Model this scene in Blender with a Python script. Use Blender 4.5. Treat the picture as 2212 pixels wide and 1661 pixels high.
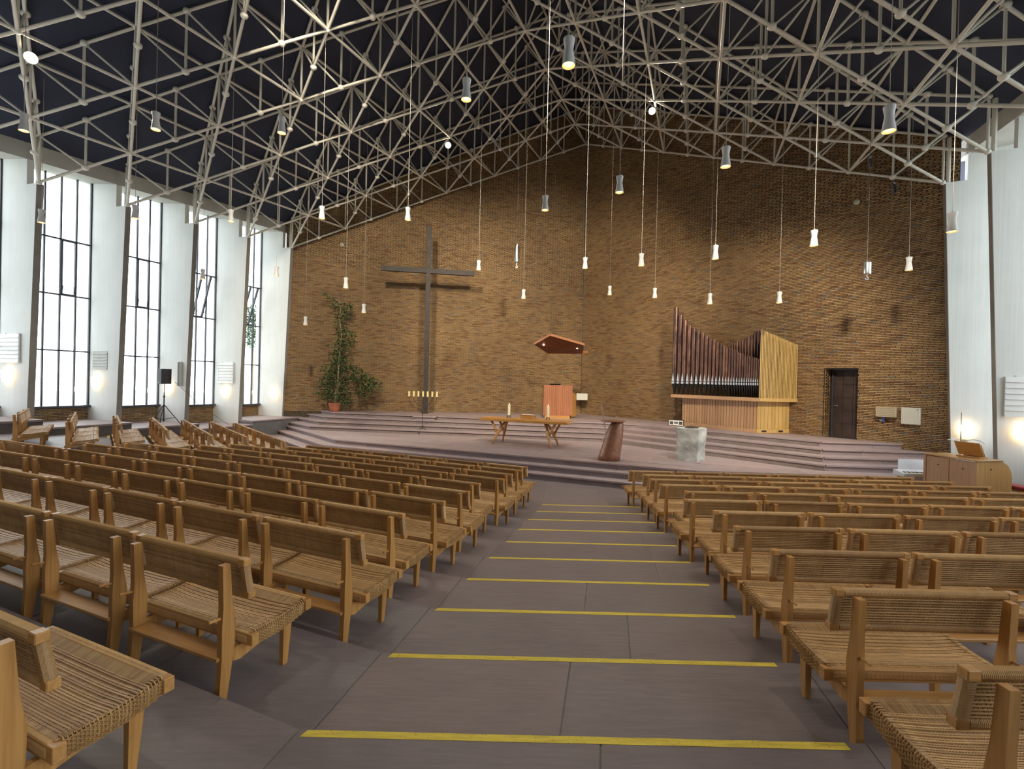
import bpy, bmesh, math, random
import numpy as np
from mathutils import Vector, Matrix

random.seed(7)
for o in list(bpy.data.objects):
    bpy.data.objects.remove(o)
S = bpy.context.scene
COL = S.collection
PI = math.pi

# ------------------------------------------------------------------ camera
F_PX, PITCH, ROLL = 1049.77, -0.0067, 0.0245
cam_d = bpy.data.cameras.new('camera')
cam_d.sensor_fit = 'HORIZONTAL'
cam_d.sensor_width = 36.0
cam_d.lens = F_PX / 2212.0 * 36.0
cam_d.clip_start, cam_d.clip_end = 0.05, 300
cam = bpy.data.objects.new('camera', cam_d)
COL.objects.link(cam)
_fw = Vector((0, math.cos(PITCH), math.sin(PITCH)))
_rt = Vector((1, 0, 0))
_up = _rt.cross(_fw)
_r2 = _rt * math.cos(ROLL) + _up * math.sin(ROLL)
_u2 = _r2.cross(_fw)
EYE = Vector((0, 0, 2.5))
cam.matrix_world = Matrix((( _r2.x, _u2.x, -_fw.x, EYE.x), (_r2.y, _u2.y, -_fw.y, EYE.y), (_r2.z, _u2.z, -_fw.z, EYE.z), (0, 0, 0, 1)))
S.camera = cam


def project(p):
    d = Vector(p) - EYE
    a = d.dot(_fw)
    if a < 0.05:
        return None
    return (1106 + F_PX * d.dot(_r2) / a, 830.5 - F_PX * d.dot(_u2) / a, a)


# ------------------------------------------------------------------ world, exposure
W_STRENGTH = 4.6      # overcast sky
PEND_W, FLOOD_W, ALTAR_FILL_W = 110.0, 350.0, 5400.0      # watts of the pendants, the lit floods and the added altar floods
world = bpy.data.worlds.new('overcast_sky')
S.world = world
world.use_nodes = True
wn = world.node_tree
wn.nodes.clear()
wo = wn.nodes.new('ShaderNodeOutputWorld')
wb = wn.nodes.new('ShaderNodeBackground')
wb.inputs['Color'].default_value = (0.93, 0.97, 1.0, 1)
wb.inputs['Strength'].default_value = W_STRENGTH
wn.links.new(wb.outputs[0], wo.inputs[0])
S.view_settings.view_transform = 'Standard'
S.view_settings.look = 'None'
S.view_settings.exposure = 0.22
S.view_settings.gamma = 1.0
S.view_settings.use_curve_mapping = False
S.cycles.max_bounces = 10
S.cycles.diffuse_bounces = 6
S.cycles.glossy_bounces = 4
S.cycles.transparent_max_bounces = 12
S.cycles.use_denoising = True
S.cycles.sample_clamp_indirect = 6.0
S.cycles.caustics_reflective = False
S.cycles.caustics_refractive = False

# ------------------------------------------------------------------ church frame (t across the nave, c along the ridge towards the altar)
CT, CC, YAW = 5.1761, -22.2716, 0.3671
CY, SY = math.cos(YAW), math.sin(YAW)
TD = Vector((CY, -SY, 0))
CD = Vector((SY, CY, 0))
LB, WH, SB = 2.1, 10.94, 1.0872          # bay, half width, shift per bay
ROT_T = -YAW                              # rotation of the church's across direction


def T(t, c, z=0.0):
    dt, dc = t - CT, c - CC
    return Vector((dt * CY + dc * SY, -dt * SY + dc * CY, z))


def zbot(t, c):
    u = min(abs(t) / WH, 1.0)
    return 8.348 + 5.245 * (1 - u) + c * (0.0544 * (1 - u) + 0.0663 * u)


def zceil(t, c):
    u = min(abs(t) / WH, 1.0)
    return zbot(t, c) + 1.32 + 0.55 * (1 - u)


def to_tc(x, y):
    # inverse of T
    return (x * CY - y * SY + CT, x * SY + y * CY + CC)


# ------------------------------------------------------------------ materials
MATS = {}


def new_mat(name):
    m = bpy.data.materials.new(name)
    m.use_nodes = True
    MATS[name] = m
    return m, m.node_tree.nodes, m.node_tree.links, m.node_tree.nodes['Principled BSDF']


def mix_rgb(N, L, fac, a, b, blend='MIX'):
    n = N.new('ShaderNodeMix')
    n.data_type = 'RGBA'
    n.blend_type = blend
    for sock, v in ((0, fac), (6, a), (7, b)):
        if isinstance(v, (int, float)):
            n.inputs[sock].default_value = v
        elif isinstance(v, tuple):
            n.inputs[sock].default_value = (*v[:3], 1)
        else:
            L.new(v, n.inputs[sock])
    return n.outputs[2]


def noise(N, L, scale=5, detail=3, rough=0.5, stretch=None, coord='Object', dist=0.0):
    tc = N.new('ShaderNodeTexCoord')
    src = tc.outputs[coord]
    if stretch:
        mp = N.new('ShaderNodeMapping')
        mp.inputs['Scale'].default_value = stretch
        L.new(src, mp.inputs[0])
        src = mp.outputs[0]
    n = N.new('ShaderNodeTexNoise')
    n.inputs['Scale'].default_value = scale
    n.inputs['Detail'].default_value = detail
    n.inputs['Roughness'].default_value = rough
    n.inputs['Distortion'].default_value = dist
    L.new(src, n.inputs['Vector'])
    return n.outputs['Fac']


def ramp(N, L, fac, stops):
    r = N.new('ShaderNodeValToRGB')
    els = r.color_ramp.elements
    while len(els) < len(stops):
        els.new(0.5)
    for e, (p, c) in zip(els, stops):
        e.position = p
        e.color = (*c, 1)
    L.new(fac, r.inputs[0])
    return r.outputs[0]


def bump(N, L, bs, height, strength=0.2, dist=0.01):
    b = N.new('ShaderNodeBump')
    b.inputs['Strength'].default_value = strength
    b.inputs['Distance'].default_value = dist
    L.new(height, b.inputs['Height'])
    L.new(b.outputs[0], bs.inputs['Normal'])


def island_random(N, L):
    g = N.new('ShaderNodeNewGeometry')
    o = N.new('ShaderNodeObjectInfo')
    a = N.new('ShaderNodeMath')
    a.operation = 'ADD'
    L.new(g.outputs['Random Per Island'], a.inputs[0])
    L.new(o.outputs['Random'], a.inputs[1])
    f = N.new('ShaderNodeMath')
    f.operation = 'FRACT'
    L.new(a.outputs[0], f.inputs[0])
    return f.outputs[0]


def simple(name, c1, c2=None, rough=0.6, scale=6, metallic=0.0, bmp=0.0, stretch=None, detail=3, coord='Object', spec=0.5, bscale=None):
    m, N, L, bs = new_mat(name)
    c2 = c2 or tuple(min(1, v * 1.18) for v in c1)
    f = noise(N, L, scale, detail, 0.55, stretch, coord)
    L.new(ramp(N, L, f, [(0.32, c1), (0.68, c2)]), bs.inputs['Base Color'])
    bs.inputs['Roughness'].default_value = rough
    bs.inputs['Metallic'].default_value = metallic
    bs.inputs['Specular IOR Level'].default_value = spec
    if bmp:
        bump(N, L, bs, noise(N, L, bscale or scale * 6, 3, 0.6, stretch, coord), bmp, 0.01)
    return m


def wood(name, dark, mid, light, axis='z', rough=0.42, scale=3.0):
    m, N, L, bs = new_mat(name)
    st = {'x': (0.6, 14, 14), 'y': (14, 0.6, 14), 'z': (14, 14, 0.6)}[axis]
    f = noise(N, L, scale, 4, 0.6, st, 'Object', 0.4)
    r = island_random(N, L)
    base = ramp(N, L, f, [(0.25, dark), (0.5, mid), (0.75, light)])
    tint = ramp(N, L, r, [(0.0, (0.8, 0.78, 0.76)), (1.0, (1.0, 1.0, 1.0))])
    L.new(mix_rgb(N, L, 1.0, base, tint, 'MULTIPLY'), bs.inputs['Base Color'])
    bs.inputs['Roughness'].default_value = rough
    bump(N, L, bs, f, 0.08, 0.004)
    return m


# brick: every brick its own tone
m, N, L, bs = new_mat('brick')
r = island_random(N, L)
tone = ramp(N, L, r, [(0.0, (0.23, 0.125, 0.05)), (0.12, (0.32, 0.19, 0.085)), (0.35, (0.41, 0.255, 0.115)), (0.62, (0.36, 0.225, 0.10)), (0.82, (0.45, 0.30, 0.15)), (0.91, (0.27, 0.12, 0.055)), (0.97, (0.27, 0.215, 0.15))])
patch = noise(N, L, 0.55, 2, 0.5, None, 'Object')
pt = ramp(N, L, patch, [(0.3, (0.82, 0.82, 0.84)), (0.7, (1.0, 1.0, 1.0))])
fine = noise(N, L, 40, 3, 0.6)
c = mix_rgb(N, L, 1.0, tone, pt, 'MULTIPLY')
c = mix_rgb(N, L, 0.35, c, ramp(N, L, fine, [(0.3, (0.5, 0.5, 0.5)), (0.7, (1.15, 1.15, 1.15))]), 'MULTIPLY')
L.new(c, bs.inputs['Base Color'])
bs.inputs['Roughness'].default_value = 0.8
bump(N, L, bs, fine, 0.3, 0.004)

simple('mortar', (0.06, 0.045, 0.03), (0.10, 0.075, 0.05), 0.95, 8)

# sandstone slabs
m, N, L, bs = new_mat('sandstone')
r = island_random(N, L)
tone = ramp(N, L, r, [(0.0, (0.185, 0.152, 0.155)), (0.35, (0.21, 0.176, 0.178)), (0.7, (0.228, 0.182, 0.182)), (1.0, (0.195, 0.170, 0.178))])
streak = noise(N, L, 5, 5, 0.65, (0.9, 9, 1), 'Object', 0.8)
blot = noise(N, L, 2.2, 4, 0.6)
spots = noise(N, L, 90, 2, 0.5)
c = mix_rgb(N, L, 0.45, tone, ramp(N, L, streak, [(0.35, (0.72, 0.70, 0.70)), (0.65, (1.1, 1.08, 1.06))]), 'MULTIPLY')
c = mix_rgb(N, L, 0.6, c, ramp(N, L, blot, [(0.3, (0.8, 0.79, 0.79)), (0.7, (1.12, 1.1, 1.1))]), 'MULTIPLY')
c = mix_rgb(N, L, 0.5, c, ramp(N, L, spots, [(0.22, (0.45, 0.42, 0.42)), (0.32, (1, 1, 1))]), 'MULTIPLY')
L.new(c, bs.inputs['Base Color'])
rr = N.new('ShaderNodeMapRange')
rr.inputs['To Min'].default_value = 0.38
rr.inputs['To Max'].default_value = 0.6
L.new(blot, rr.inputs[0])
L.new(rr.outputs[0], bs.inputs['Roughness'])
bump(N, L, bs, streak, 0.12, 0.006)

# pinker stone of the altar steps
m, N, L, bs = new_mat('step_stone')
r = island_random(N, L)
tone = ramp(N, L, r, [(0.0, (0.32, 0.25, 0.255)), (0.3, (0.35, 0.28, 0.285)), (0.55, (0.365, 0.295, 0.305)), (0.8, (0.385, 0.285, 0.275)), (1.0, (0.34, 0.285, 0.30))])
streak = noise(N, L, 3, 4, 0.6, (1, 1, 4), 'Object', 0.8)
c = mix_rgb(N, L, 0.5, tone, ramp(N, L, streak, [(0.3, (0.8, 0.78, 0.78)), (0.7, (1.1, 1.08, 1.06))]), 'MULTIPLY')
L.new(c, bs.inputs['Base Color'])
bs.inputs['Roughness'].default_value = 0.55
bump(N, L, bs, streak, 0.1, 0.006)

simple('joint_mortar', (0.20, 0.20, 0.185), (0.27, 0.27, 0.25), 0.9, 9)
simple('step_core', (0.22, 0.17, 0.16), (0.28, 0.22, 0.21), 0.9, 5)
simple('ledge_grey', (0.14, 0.135, 0.14), (0.18, 0.175, 0.18), 0.8, 3)

# board-marked painted concrete
m, N, L, bs = new_mat('painted_concrete')
f1 = noise(N, L, 3.2, 4, 0.6, (7, 7, 0.12))
f2 = noise(N, L, 1.2, 4, 0.6)
f3 = noise(N, L, 60, 2, 0.5)
base = mix_rgb(N, L, 0.5, ramp(N, L, f1, [(0.3, (0.70, 0.71, 0.69)), (0.7, (0.82, 0.83, 0.81))]), ramp(N, L, f2, [(0.3, (0.70, 0.72, 0.70)), (0.7, (0.83, 0.84, 0.82))]))
base = mix_rgb(N, L, 0.6, base, ramp(N, L, f3, [(0.2, (0.75, 0.75, 0.73)), (0.3, (1, 1, 1))]), 'MULTIPLY')
L.new(base, bs.inputs['Base Color'])
bs.inputs['Roughness'].default_value = 0.65
bump(N, L, bs, f1, 0.25, 0.012)

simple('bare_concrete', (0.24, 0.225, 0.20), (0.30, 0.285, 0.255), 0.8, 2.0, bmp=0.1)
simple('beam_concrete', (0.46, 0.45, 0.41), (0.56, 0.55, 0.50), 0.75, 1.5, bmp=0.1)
simple('ceiling_blue', (0.028, 0.034, 0.060), (0.036, 0.043, 0.074), 0.85, 1.2)
simple('truss_paint', (0.70, 0.67, 0.58), (0.77, 0.74, 0.65), 0.4, 3)
simple('truss_node', (0.74, 0.71, 0.63), (0.80, 0.77, 0.69), 0.36, 3)
simple('dark_frame', (0.030, 0.033, 0.045), (0.05, 0.053, 0.068), 0.5, 4)
simple('plaster', (0.62, 0.61, 0.58), (0.70, 0.69, 0.66), 0.8, 1)
simple('white_enamel', (0.76, 0.76, 0.74), (0.82, 0.82, 0.80), 0.35, 4)
simple('lamp_white', (0.62, 0.62, 0.62), (0.68, 0.68, 0.68), 0.5, 4)
simple('box_beige', (0.46, 0.38, 0.26), (0.50, 0.42, 0.30), 0.5, 4)
simple('panel_cream', (0.62, 0.62, 0.55), (0.66, 0.66, 0.59), 0.5, 4)
simple('vent_grey', (0.50, 0.50, 0.47), (0.58, 0.58, 0.54), 0.7, 4)
simple('black_plastic', (0.018, 0.018, 0.02), (0.03, 0.03, 0.033), 0.5, 6)
simple('charcoal_plastic', (0.05, 0.055, 0.065), (0.075, 0.08, 0.09), 0.55, 30)
simple('cable_grey', (0.10, 0.10, 0.10), (0.14, 0.14, 0.14), 0.6, 6)
simple('cable_light', (0.42, 0.39, 0.34), (0.5, 0.46, 0.4), 0.6, 6)
simple('steel', (0.55, 0.55, 0.55), (0.65, 0.65, 0.65), 0.3, 8, 1.0)
simple('wrought_iron', (0.05, 0.045, 0.04), (0.09, 0.08, 0.07), 0.5, 12, 0.6)
simple('oxidised_iron', (0.024, 0.017, 0.014), (0.042, 0.030, 0.024), 0.6, 5)
simple('door_copper', (0.040, 0.024, 0.019), (0.075, 0.045, 0.034), 0.5, 3, 0.3, 0.1)
simple('rust_copper', (0.24, 0.105, 0.06), (0.36, 0.17, 0.10), 0.42, 14, 0.25, 0.1)
simple('rough_stone', (0.30, 0.31, 0.30), (0.52, 0.53, 0.51), 0.85, 3.5, bmp=0.6, bscale=14)
simple('terracotta', (0.40, 0.13, 0.07), (0.48, 0.17, 0.095), 0.55, 4)
simple('soil', (0.05, 0.035, 0.025), (0.09, 0.06, 0.04), 0.95, 20)
simple('bark', (0.30, 0.22, 0.13), (0.42, 0.32, 0.20), 0.8, 10)
simple('wax', (0.80, 0.76, 0.52), (0.86, 0.82, 0.60), 0.45, 4)
simple('wax_yellow', (0.76, 0.66, 0.28), (0.84, 0.75, 0.38), 0.45, 4)
simple('paper', (0.78, 0.77, 0.74), (0.85, 0.84, 0.81), 0.8, 6)
simple('red_fabric', (0.25, 0.04, 0.05), (0.35, 0.06, 0.07), 0.8, 12)
simple('keyboard_silver', (0.62, 0.66, 0.74), (0.70, 0.74, 0.82), 0.35, 4)
simple('key_white', (0.82, 0.82, 0.78), (0.86, 0.86, 0.82), 0.3, 4)
simple('blue_plastic', (0.05, 0.12, 0.40), (0.07, 0.16, 0.48), 0.5, 4)
simple('grass', (0.34, 0.36, 0.31), (0.44, 0.45, 0.42), 0.9, 1.0)
simple('red_tape', (0.45, 0.1, 0.1), None, 0.6, 4)

# worn yellow marking tape
m, N, L, bs = new_mat('yellow_tape')
f = noise(N, L, 6, 4, 0.65, (1, 8, 1))
g = noise(N, L, 70, 2, 0.5)
c = mix_rgb(N, L, 0.8, ramp(N, L, f, [(0.3, (0.52, 0.39, 0.05)), (0.6, (0.72, 0.56, 0.07))]), ramp(N, L, g, [(0.25, (0.5, 0.45, 0.4)), (0.4, (1, 1, 1))]), 'MULTIPLY')
L.new(c, bs.inputs['Base Color'])
bs.inputs['Roughness'].default_value = 0.6

wood('bench_wood', (0.36, 0.165, 0.045), (0.52, 0.26, 0.075), (0.62, 0.34, 0.115), 'z', 0.38)
wood('bench_wood_x', (0.38, 0.18, 0.05), (0.53, 0.275, 0.085), (0.62, 0.35, 0.13), 'x', 0.38)
wood('organ_wood', (0.42, 0.235, 0.115), (0.53, 0.31, 0.16), (0.60, 0.37, 0.20), 'z', 0.45)
wood('organ_slat', (0.55, 0.33, 0.10), (0.68, 0.44, 0.15), (0.76, 0.52, 0.20), 'z', 0.4)
wood('teak', (0.30, 0.10, 0.045), (0.42, 0.16, 0.075), (0.50, 0.21, 0.10), 'z', 0.45)
wood('teak_x', (0.36, 0.13, 0.05), (0.46, 0.19, 0.075), (0.54, 0.25, 0.11), 'x', 0.4)
wood('table_wood', (0.42, 0.19, 0.05), (0.56, 0.28, 0.08), (0.64, 0.35, 0.12), 'x', 0.35)
wood('table_leg_wood', (0.40, 0.18, 0.06), (0.54, 0.27, 0.09), (0.62, 0.34, 0.13), 'z', 0.35)
wood('console_wood', (0.44, 0.23, 0.08), (0.56, 0.32, 0.12), (0.62, 0.38, 0.16), 'z', 0.35, 2)
wood('canopy_dark', (0.13, 0.035, 0.012), (0.19, 0.055, 0.018), (0.24, 0.075, 0.025), 'x', 0.4)

# cane
m, N, L, bs = new_mat('cane')
r = island_random(N, L)
f = noise(N, L, 9, 3, 0.6)
base = ramp(N, L, r, [(0.0, (0.37, 0.21, 0.08)), (0.5, (0.50, 0.295, 0.115)), (1.0, (0.60, 0.38, 0.165))])
c = mix_rgb(N, L, 0.6, base, ramp(N, L, f, [(0.3, (0.72, 0.70, 0.68)), (0.7, (1.1, 1.1, 1.08))]), 'MULTIPLY')
L.new(c, bs.inputs['Base Color'])
bs.inputs['Roughness'].default_value = 0.45

# organ pipe copper with patina
m, N, L, bs = new_mat('pipe_copper')
r = island_random(N, L)
f = noise(N, L, 4, 4, 0.7, (1, 1, 0.5))
base = ramp(N, L, f, [(0.25, (0.10, 0.062, 0.055)), (0.5, (0.22, 0.13, 0.105)), (0.72, (0.44, 0.24, 0.17)), (0.9, (0.60, 0.36, 0.26))])
tint = ramp(N, L, r, [(0.0, (0.7, 0.7, 0.74)), (1.0, (1.15, 1.0, 0.95))])
L.new(mix_rgb(N, L, 1.0, base, tint, 'MULTIPLY'), bs.inputs['Base Color'])
bs.inputs['Metallic'].default_value = 0.75
bs.inputs['Roughness'].default_value = 0.32
simple('pipe_dark', (0.015, 0.015, 0.016), (0.03, 0.028, 0.03), 0.45, 5, 0.4)
simple('pipe_tin', (0.42, 0.43, 0.44), (0.52, 0.53, 0.54), 0.35, 6, 0.8)

# leaves
m, N, L, bs = new_mat('leaf')
r = island_random(N, L)
L.new(ramp(N, L, r, [(0.0, (0.012, 0.045, 0.016)), (0.45, (0.03, 0.095, 0.028)), (0.85, (0.065, 0.17, 0.04)), (1.0, (0.16, 0.30, 0.06))]), bs.inputs['Base Color'])
bs.inputs['Roughness'].default_value = 0.35

# glass pane: lets daylight straight through with a weak reflection
m, N, L, bs = new_mat('window_glass')
out = N['Material Output']
tr = N.new('ShaderNodeBsdfTransparent')
tr.inputs[0].default_value = (0.95, 0.97, 0.97, 1)
gl = N.new('ShaderNodeBsdfGlossy')
gl.inputs['Roughness'].default_value = 0.05
mx = N.new('ShaderNodeMixShader')
lw = noise(N, L, 0.5, 1, 0.5)
mr = N.new('ShaderNodeMapRange')
mr.inputs['To Min'].default_value = 0.03
mr.inputs['To Max'].default_value = 0.05
L.new(lw, mr.inputs[0])
L.new(mr.outputs[0], mx.inputs[0])
L.new(tr.outputs[0], mx.inputs[1])
L.new(gl.outputs[0], mx.inputs[2])
L.new(mx.outputs[0], out.inputs[0])

m, N, L, bs = new_mat('clear_glass')
bs.inputs['Base Color'].default_value = (0.9, 0.93, 0.93, 1)
bs.inputs['Roughness'].default_value = 0.05
bs.inputs['Transmission Weight'].default_value = 0.9


def emit(name, col, strength, base=(0.8, 0.8, 0.8)):
    m, N, L, bs = new_mat(name)
    f = noise(N, L, 8, 1, 0.5)
    L.new(ramp(N, L, f, [(0.2, tuple(v * 0.92 for v in col)), (0.8, col)]), bs.inputs['Emission Color'])
    bs.inputs['Emission Strength'].default_value = strength
    bs.inputs['Base Color'].default_value = (*base, 1)
    bs.inputs['Roughness'].default_value = 0.4
    return m


emit('bulb_glow', (1.0, 0.52, 0.12), 6.0)
emit('sconce_glow', (1.0, 0.68, 0.36), 6.0)
emit('flood_glow', (1.0, 0.80, 0.50), 60.0)
emit('downlight_glow', (1.0, 0.75, 0.45), 14.0)
emit('flame_glow', (1.0, 0.62, 0.18), 5.0)

# ------------------------------------------------------------------ mesh helpers


class MB:
    def __init__(self):
        self.v, self.f, self.mi = [], [], []
        self.cur = 0

    def face(self, idx):
        self.f.append(idx)
        self.mi.append(self.cur)

    def add(self, verts, faces):
        b = len(self.v)
        self.v += [tuple(p) for p in verts]
        for f in faces:
            self.f.append([b + i for i in f])
            self.mi.append(self.cur)
        return self

    def box(self, c, s, m=None):
        x, y, z = s[0] / 2, s[1] / 2, s[2] / 2
        vs = [Vector((sx * x, sy * y, sz * z)) for sz in (-1, 1) for sy in (-1, 1) for sx in (-1, 1)]
        if m is not None:
            vs = [m @ v for v in vs]
        vs = [v + Vector(c) for v in vs]
        return self.add(vs, [(0, 2, 3, 1), (4, 5, 7, 6), (0, 1, 5, 4), (2, 6, 7, 3), (0, 4, 6, 2), (1, 3, 7, 5)])

    def bbox(self, c, s, bev=0.004, m=None):
        # box with chamfered edges
        x, y, z = s[0] / 2, s[1] / 2, s[2] / 2
        b = min(bev, x * 0.45, y * 0.45, z * 0.45)
        vs, fs = [], []
        idx = {}
        for sx in (-1, 1):
            for sy in (-1, 1):
                for sz in (-1, 1):
                    for a in range(3):
                        p = [sx * x, sy * y, sz * z]
                        q = [sx * (x - b), sy * (y - b), sz * (z - b)]
                        q[a] = p[a]
                        idx[(sx, sy, sz, a)] = len(vs)
                        vs.append(Vector(q))
        I = idx
        for a in range(3):
            for sg in (-1, 1):
                o = [k for k in range(3) if k != a]
                loop = []
                for s1, s2 in ((-1, -1), (1, -1), (1, 1), (-1, 1)):
                    k = [0, 0, 0]
                    k[a], k[o[0]], k[o[1]] = sg, s1, s2
                    loop.append(I[(*k, a)])
                flip = (sg < 0) != (a == 1)
                fs.append(loop[::-1] if flip else loop)
        for a in range(3):
            o = [k for k in range(3) if k != a]
            for s1 in (-1, 1):
                for s2 in (-1, 1):
                    k1, k2 = [0, 0, 0], [0, 0, 0]
                    k1[a], k2[a] = -1, 1
                    k1[o[0]] = k2[o[0]] = s1
                    k1[o[1]] = k2[o[1]] = s2
                    q = [I[(*k1, o[0])], I[(*k1, o[1])], I[(*k2, o[1])], I[(*k2, o[0])]]
                    n = (vs[q[1]] - vs[q[0]]).cross(vs[q[2]] - vs[q[0]])
                    d = sum((vs[i] for i in q), Vector()) / 4
                    fs.append(q if n.dot(d) > 0 else q[::-1])
        for sx in (-1, 1):
            for sy in (-1, 1):
                for sz in (-1, 1):
                    q = [I[(sx, sy, sz, a)] for a in range(3)]
                    n = (vs[q[1]] - vs[q[0]]).cross(vs[q[2]] - vs[q[0]])
                    fs.append(q if n.dot(vs[q[0]]) > 0 else q[::-1])
        if m is not None:
            vs = [m @ v for v in vs]
        vs = [v + Vector(c) for v in vs]
        return self.add(vs, fs)

    def prism(self, poly, z0, z1):
        # poly: list of (x, y) ; z0/z1 numbers or lists
        n = len(poly)
        a = sum(poly[i][0] * poly[(i + 1) % n][1] - poly[(i + 1) % n][0] * poly[i][1] for i in range(n))
        if a < 0:
            poly = poly[::-1]
            z0 = z0[::-1] if isinstance(z0, list) else z0
            z1 = z1[::-1] if isinstance(z1, list) else z1
        Z0 = z0 if isinstance(z0, list) else [z0] * n
        Z1 = z1 if isinstance(z1, list) else [z1] * n
        vs = [(p[0], p[1], z) for p, z in zip(poly, Z0)] + [(p[0], p[1], z) for p, z in zip(poly, Z1)]
        fs = [list(range(n))[::-1], list(range(n, 2 * n))]
        for i in range(n):
            j = (i + 1) % n
            fs.append((i, j, n + j, n + i))
        return self.add(vs, fs)

    def extr(self, poly, axis_pts):
        # poly in a plane given as 3d points; extrude by vector
        pts, d = [Vector(p) for p in poly], Vector(axis_pts)
        n = len(pts)
        nrm = Vector()
        for i in range(n):
            nrm += pts[i].cross(pts[(i + 1) % n])
        if nrm.dot(d) < 0:
            pts = pts[::-1]
        vs = pts + [p + d for p in pts]
        fs = [list(range(n))[::-1], list(range(n, 2 * n))]
        for i in range(n):
            j = (i + 1) % n
            fs.append((i, j, n + j, n + i))
        return self.add(vs, fs)

    def tube(self, p0, p1, r0, r1=None, n=8, cap=True):
        return self.sweep([p0, p1], [r0, r0 if r1 is None else r1], n, cap)

    def sweep(self, path, radii, n=6, cap=True, flat=1.0):
        P = [Vector(p) for p in path]
        if isinstance(radii, (int, float)):
            radii = [radii] * len(P)
        vs, fs = [], []
        ref = None
        for i, p in enumerate(P):
            d = (P[min(i + 1, len(P) - 1)] - P[max(i - 1, 0)])
            if d.length < 1e-9:
                d = Vector((0, 0, 1))
            d.normalize()
            if ref is None:
                ref = Vector((0, 0, 1)) if abs(d.z) < 0.9 else Vector((1, 0, 0))
            a = d.cross(ref)
            if a.length < 1e-6:
                a = d.cross(Vector((0, 1, 0)))
            a.normalize()
            b = a.cross(d)
            ref = b
            for k in range(n):
                w = 2 * PI * (k + 0.5) / n
                vs.append(p + a * math.cos(w) * radii[i] + b * math.sin(w) * radii[i] * flat)
        for i in range(len(P) - 1):
            for k in range(n):
                k2 = (k + 1) % n
                fs.append((i * n + k, i * n + k2, (i + 1) * n + k2, (i + 1) * n + k))
        if cap:
            fs.append(list(range(n))[::-1])
            fs.append(list(range((len(P) - 1) * n, len(P) * n)))
        # make outward
        return self.add(vs, [f[::-1] for f in fs])

    def lathe(self, prof, c=(0, 0, 0), n=20, axis=None):
        vs, fs = [], []
        for r_, z_ in prof:
            for k in range(n):
                w = 2 * PI * k / n
                vs.append(Vector((r_ * math.cos(w), r_ * math.sin(w), z_)))
        for i in range(len(prof) - 1):
            for k in range(n):
                k2 = (k + 1) % n
                fs.append((i * n + k, i * n + k2, (i + 1) * n + k2, (i + 1) * n + k))
        fs.append(list(range(n))[::-1])
        fs.append(list(range((len(prof) - 1) * n, len(prof) * n)))
        if axis is not None:
            vs = [axis @ v for v in vs]
        return self.add([v + Vector(c) for v in vs], fs)

    def ball(self, c, r, n=10, sq=1.0):
        prof = [(r * math.sin(PI * i / 6) + 1e-5, -r * sq * math.cos(PI * i / 6)) for i in range(7)]
        return self.lathe(prof, c, n)

    def join(self, o, mi=None):
        b = len(self.v)
        self.v += o.v
        self.f += [[b + i for i in f] for f in o.f]
        self.mi += [mi if mi is not None else k for k in o.mi]
        return self

    def mesh(self, name, mats, smooth=False):
        me = bpy.data.meshes.new(name)
        me.from_pydata(self.v, [], self.f)
        if isinstance(mats, str):
            mats = [mats]
        for mm in mats:
            me.materials.append(MATS[mm])
        if len(mats) > 1:
            me.polygons.foreach_set('material_index', self.mi)
        if smooth:
            me.polygons.foreach_set('use_smooth', [True] * len(me.polygons))
        me.update()
        return me


def link(name, me, parent=None, loc=None, rot=None, scale=None, kind=None, label=None):
    o = bpy.data.objects.new(name, me)
    COL.objects.link(o)
    if parent is not None:
        o.parent = parent
    if loc is not None:
        o.location = loc
    if rot is not None:
        o.rotation_euler = rot
    if scale is not None:
        o.scale = scale
    if kind:
        o['kind'] = kind
    if label:
        o['label'] = label
    return o


def part(name, mb, mats, parent=None, smooth=False, **kw):
    return link(name, mb.mesh(name, mats, smooth), parent, **kw)


def auto_smooth(o, ang=40):
    me = o.data
    me.polygons.foreach_set('use_smooth', [True] * len(me.polygons))
    try:
        me.set_sharp_from_angle(angle=math.radians(ang))
    except Exception:
        pass
    return o


def thing(name, label, cat, loc=(0, 0, 0), rz=0.0, group=None, kind=None):
    o = bpy.data.objects.new(name, None)
    o.empty_display_size = 0.2
    COL.objects.link(o)
    o.location = loc
    o.rotation_euler = (0, 0, rz)
    return tag(o, label, cat, group, kind)


def tag(o, label, cat, group=None, kind=None):
    o['label'] = label
    o['category'] = cat
    if group:
        o['group'] = group
    if kind:
        o['kind'] = kind
    return o


def structure(name, label, loc=(0, 0, 0), rz=0.0):
    o = bpy.data.objects.new(name, None)
    COL.objects.link(o)
    o.location = loc
    o.rotation_euler = (0, 0, rz)
    o['kind'] = 'structure'
    o['label'] = label
    return o


def cross2(a, b):
    return a[0] * b[1] - a[1] * b[0]


def isect(p, d, q, e):
    # intersection of p + s d and q + r e
    s = cross2((q[0] - p[0], q[1] - p[1]), e) / cross2(d, e)
    return (p[0] + d[0] * s, p[1] + d[1] * s)


# ------------------------------------------------------------------ walls behind the altar (two planes meeting in a corner)
WOFF = 0.22
CORNER = T(0, WOFF)
ENDL = T(-WH - 0.35, WOFF - SB * 6 * (WH + 0.35) / WH)
ENDR = T(WH + 0.35, WOFF - SB * 6 * (WH + 0.35) / WH)
WDL = (ENDL - CORNER).normalized()
WDR = (ENDR - CORNER).normalized()
LENW = (ENDL - CORNER).length
NIL = Vector((-WDL.y, WDL.x, 0))
NIL = NIL if NIL.y < 0 else -NIL
NIR = Vector((-WDR.y, WDR.x, 0))
NIR = NIR if NIR.y < 0 else -NIR

CH, BLEN, JH, JV = 0.0465, 0.236, 0.010, 0.009     # course height, brick pitch, bed joint, head joint
BD = 0.030


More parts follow.
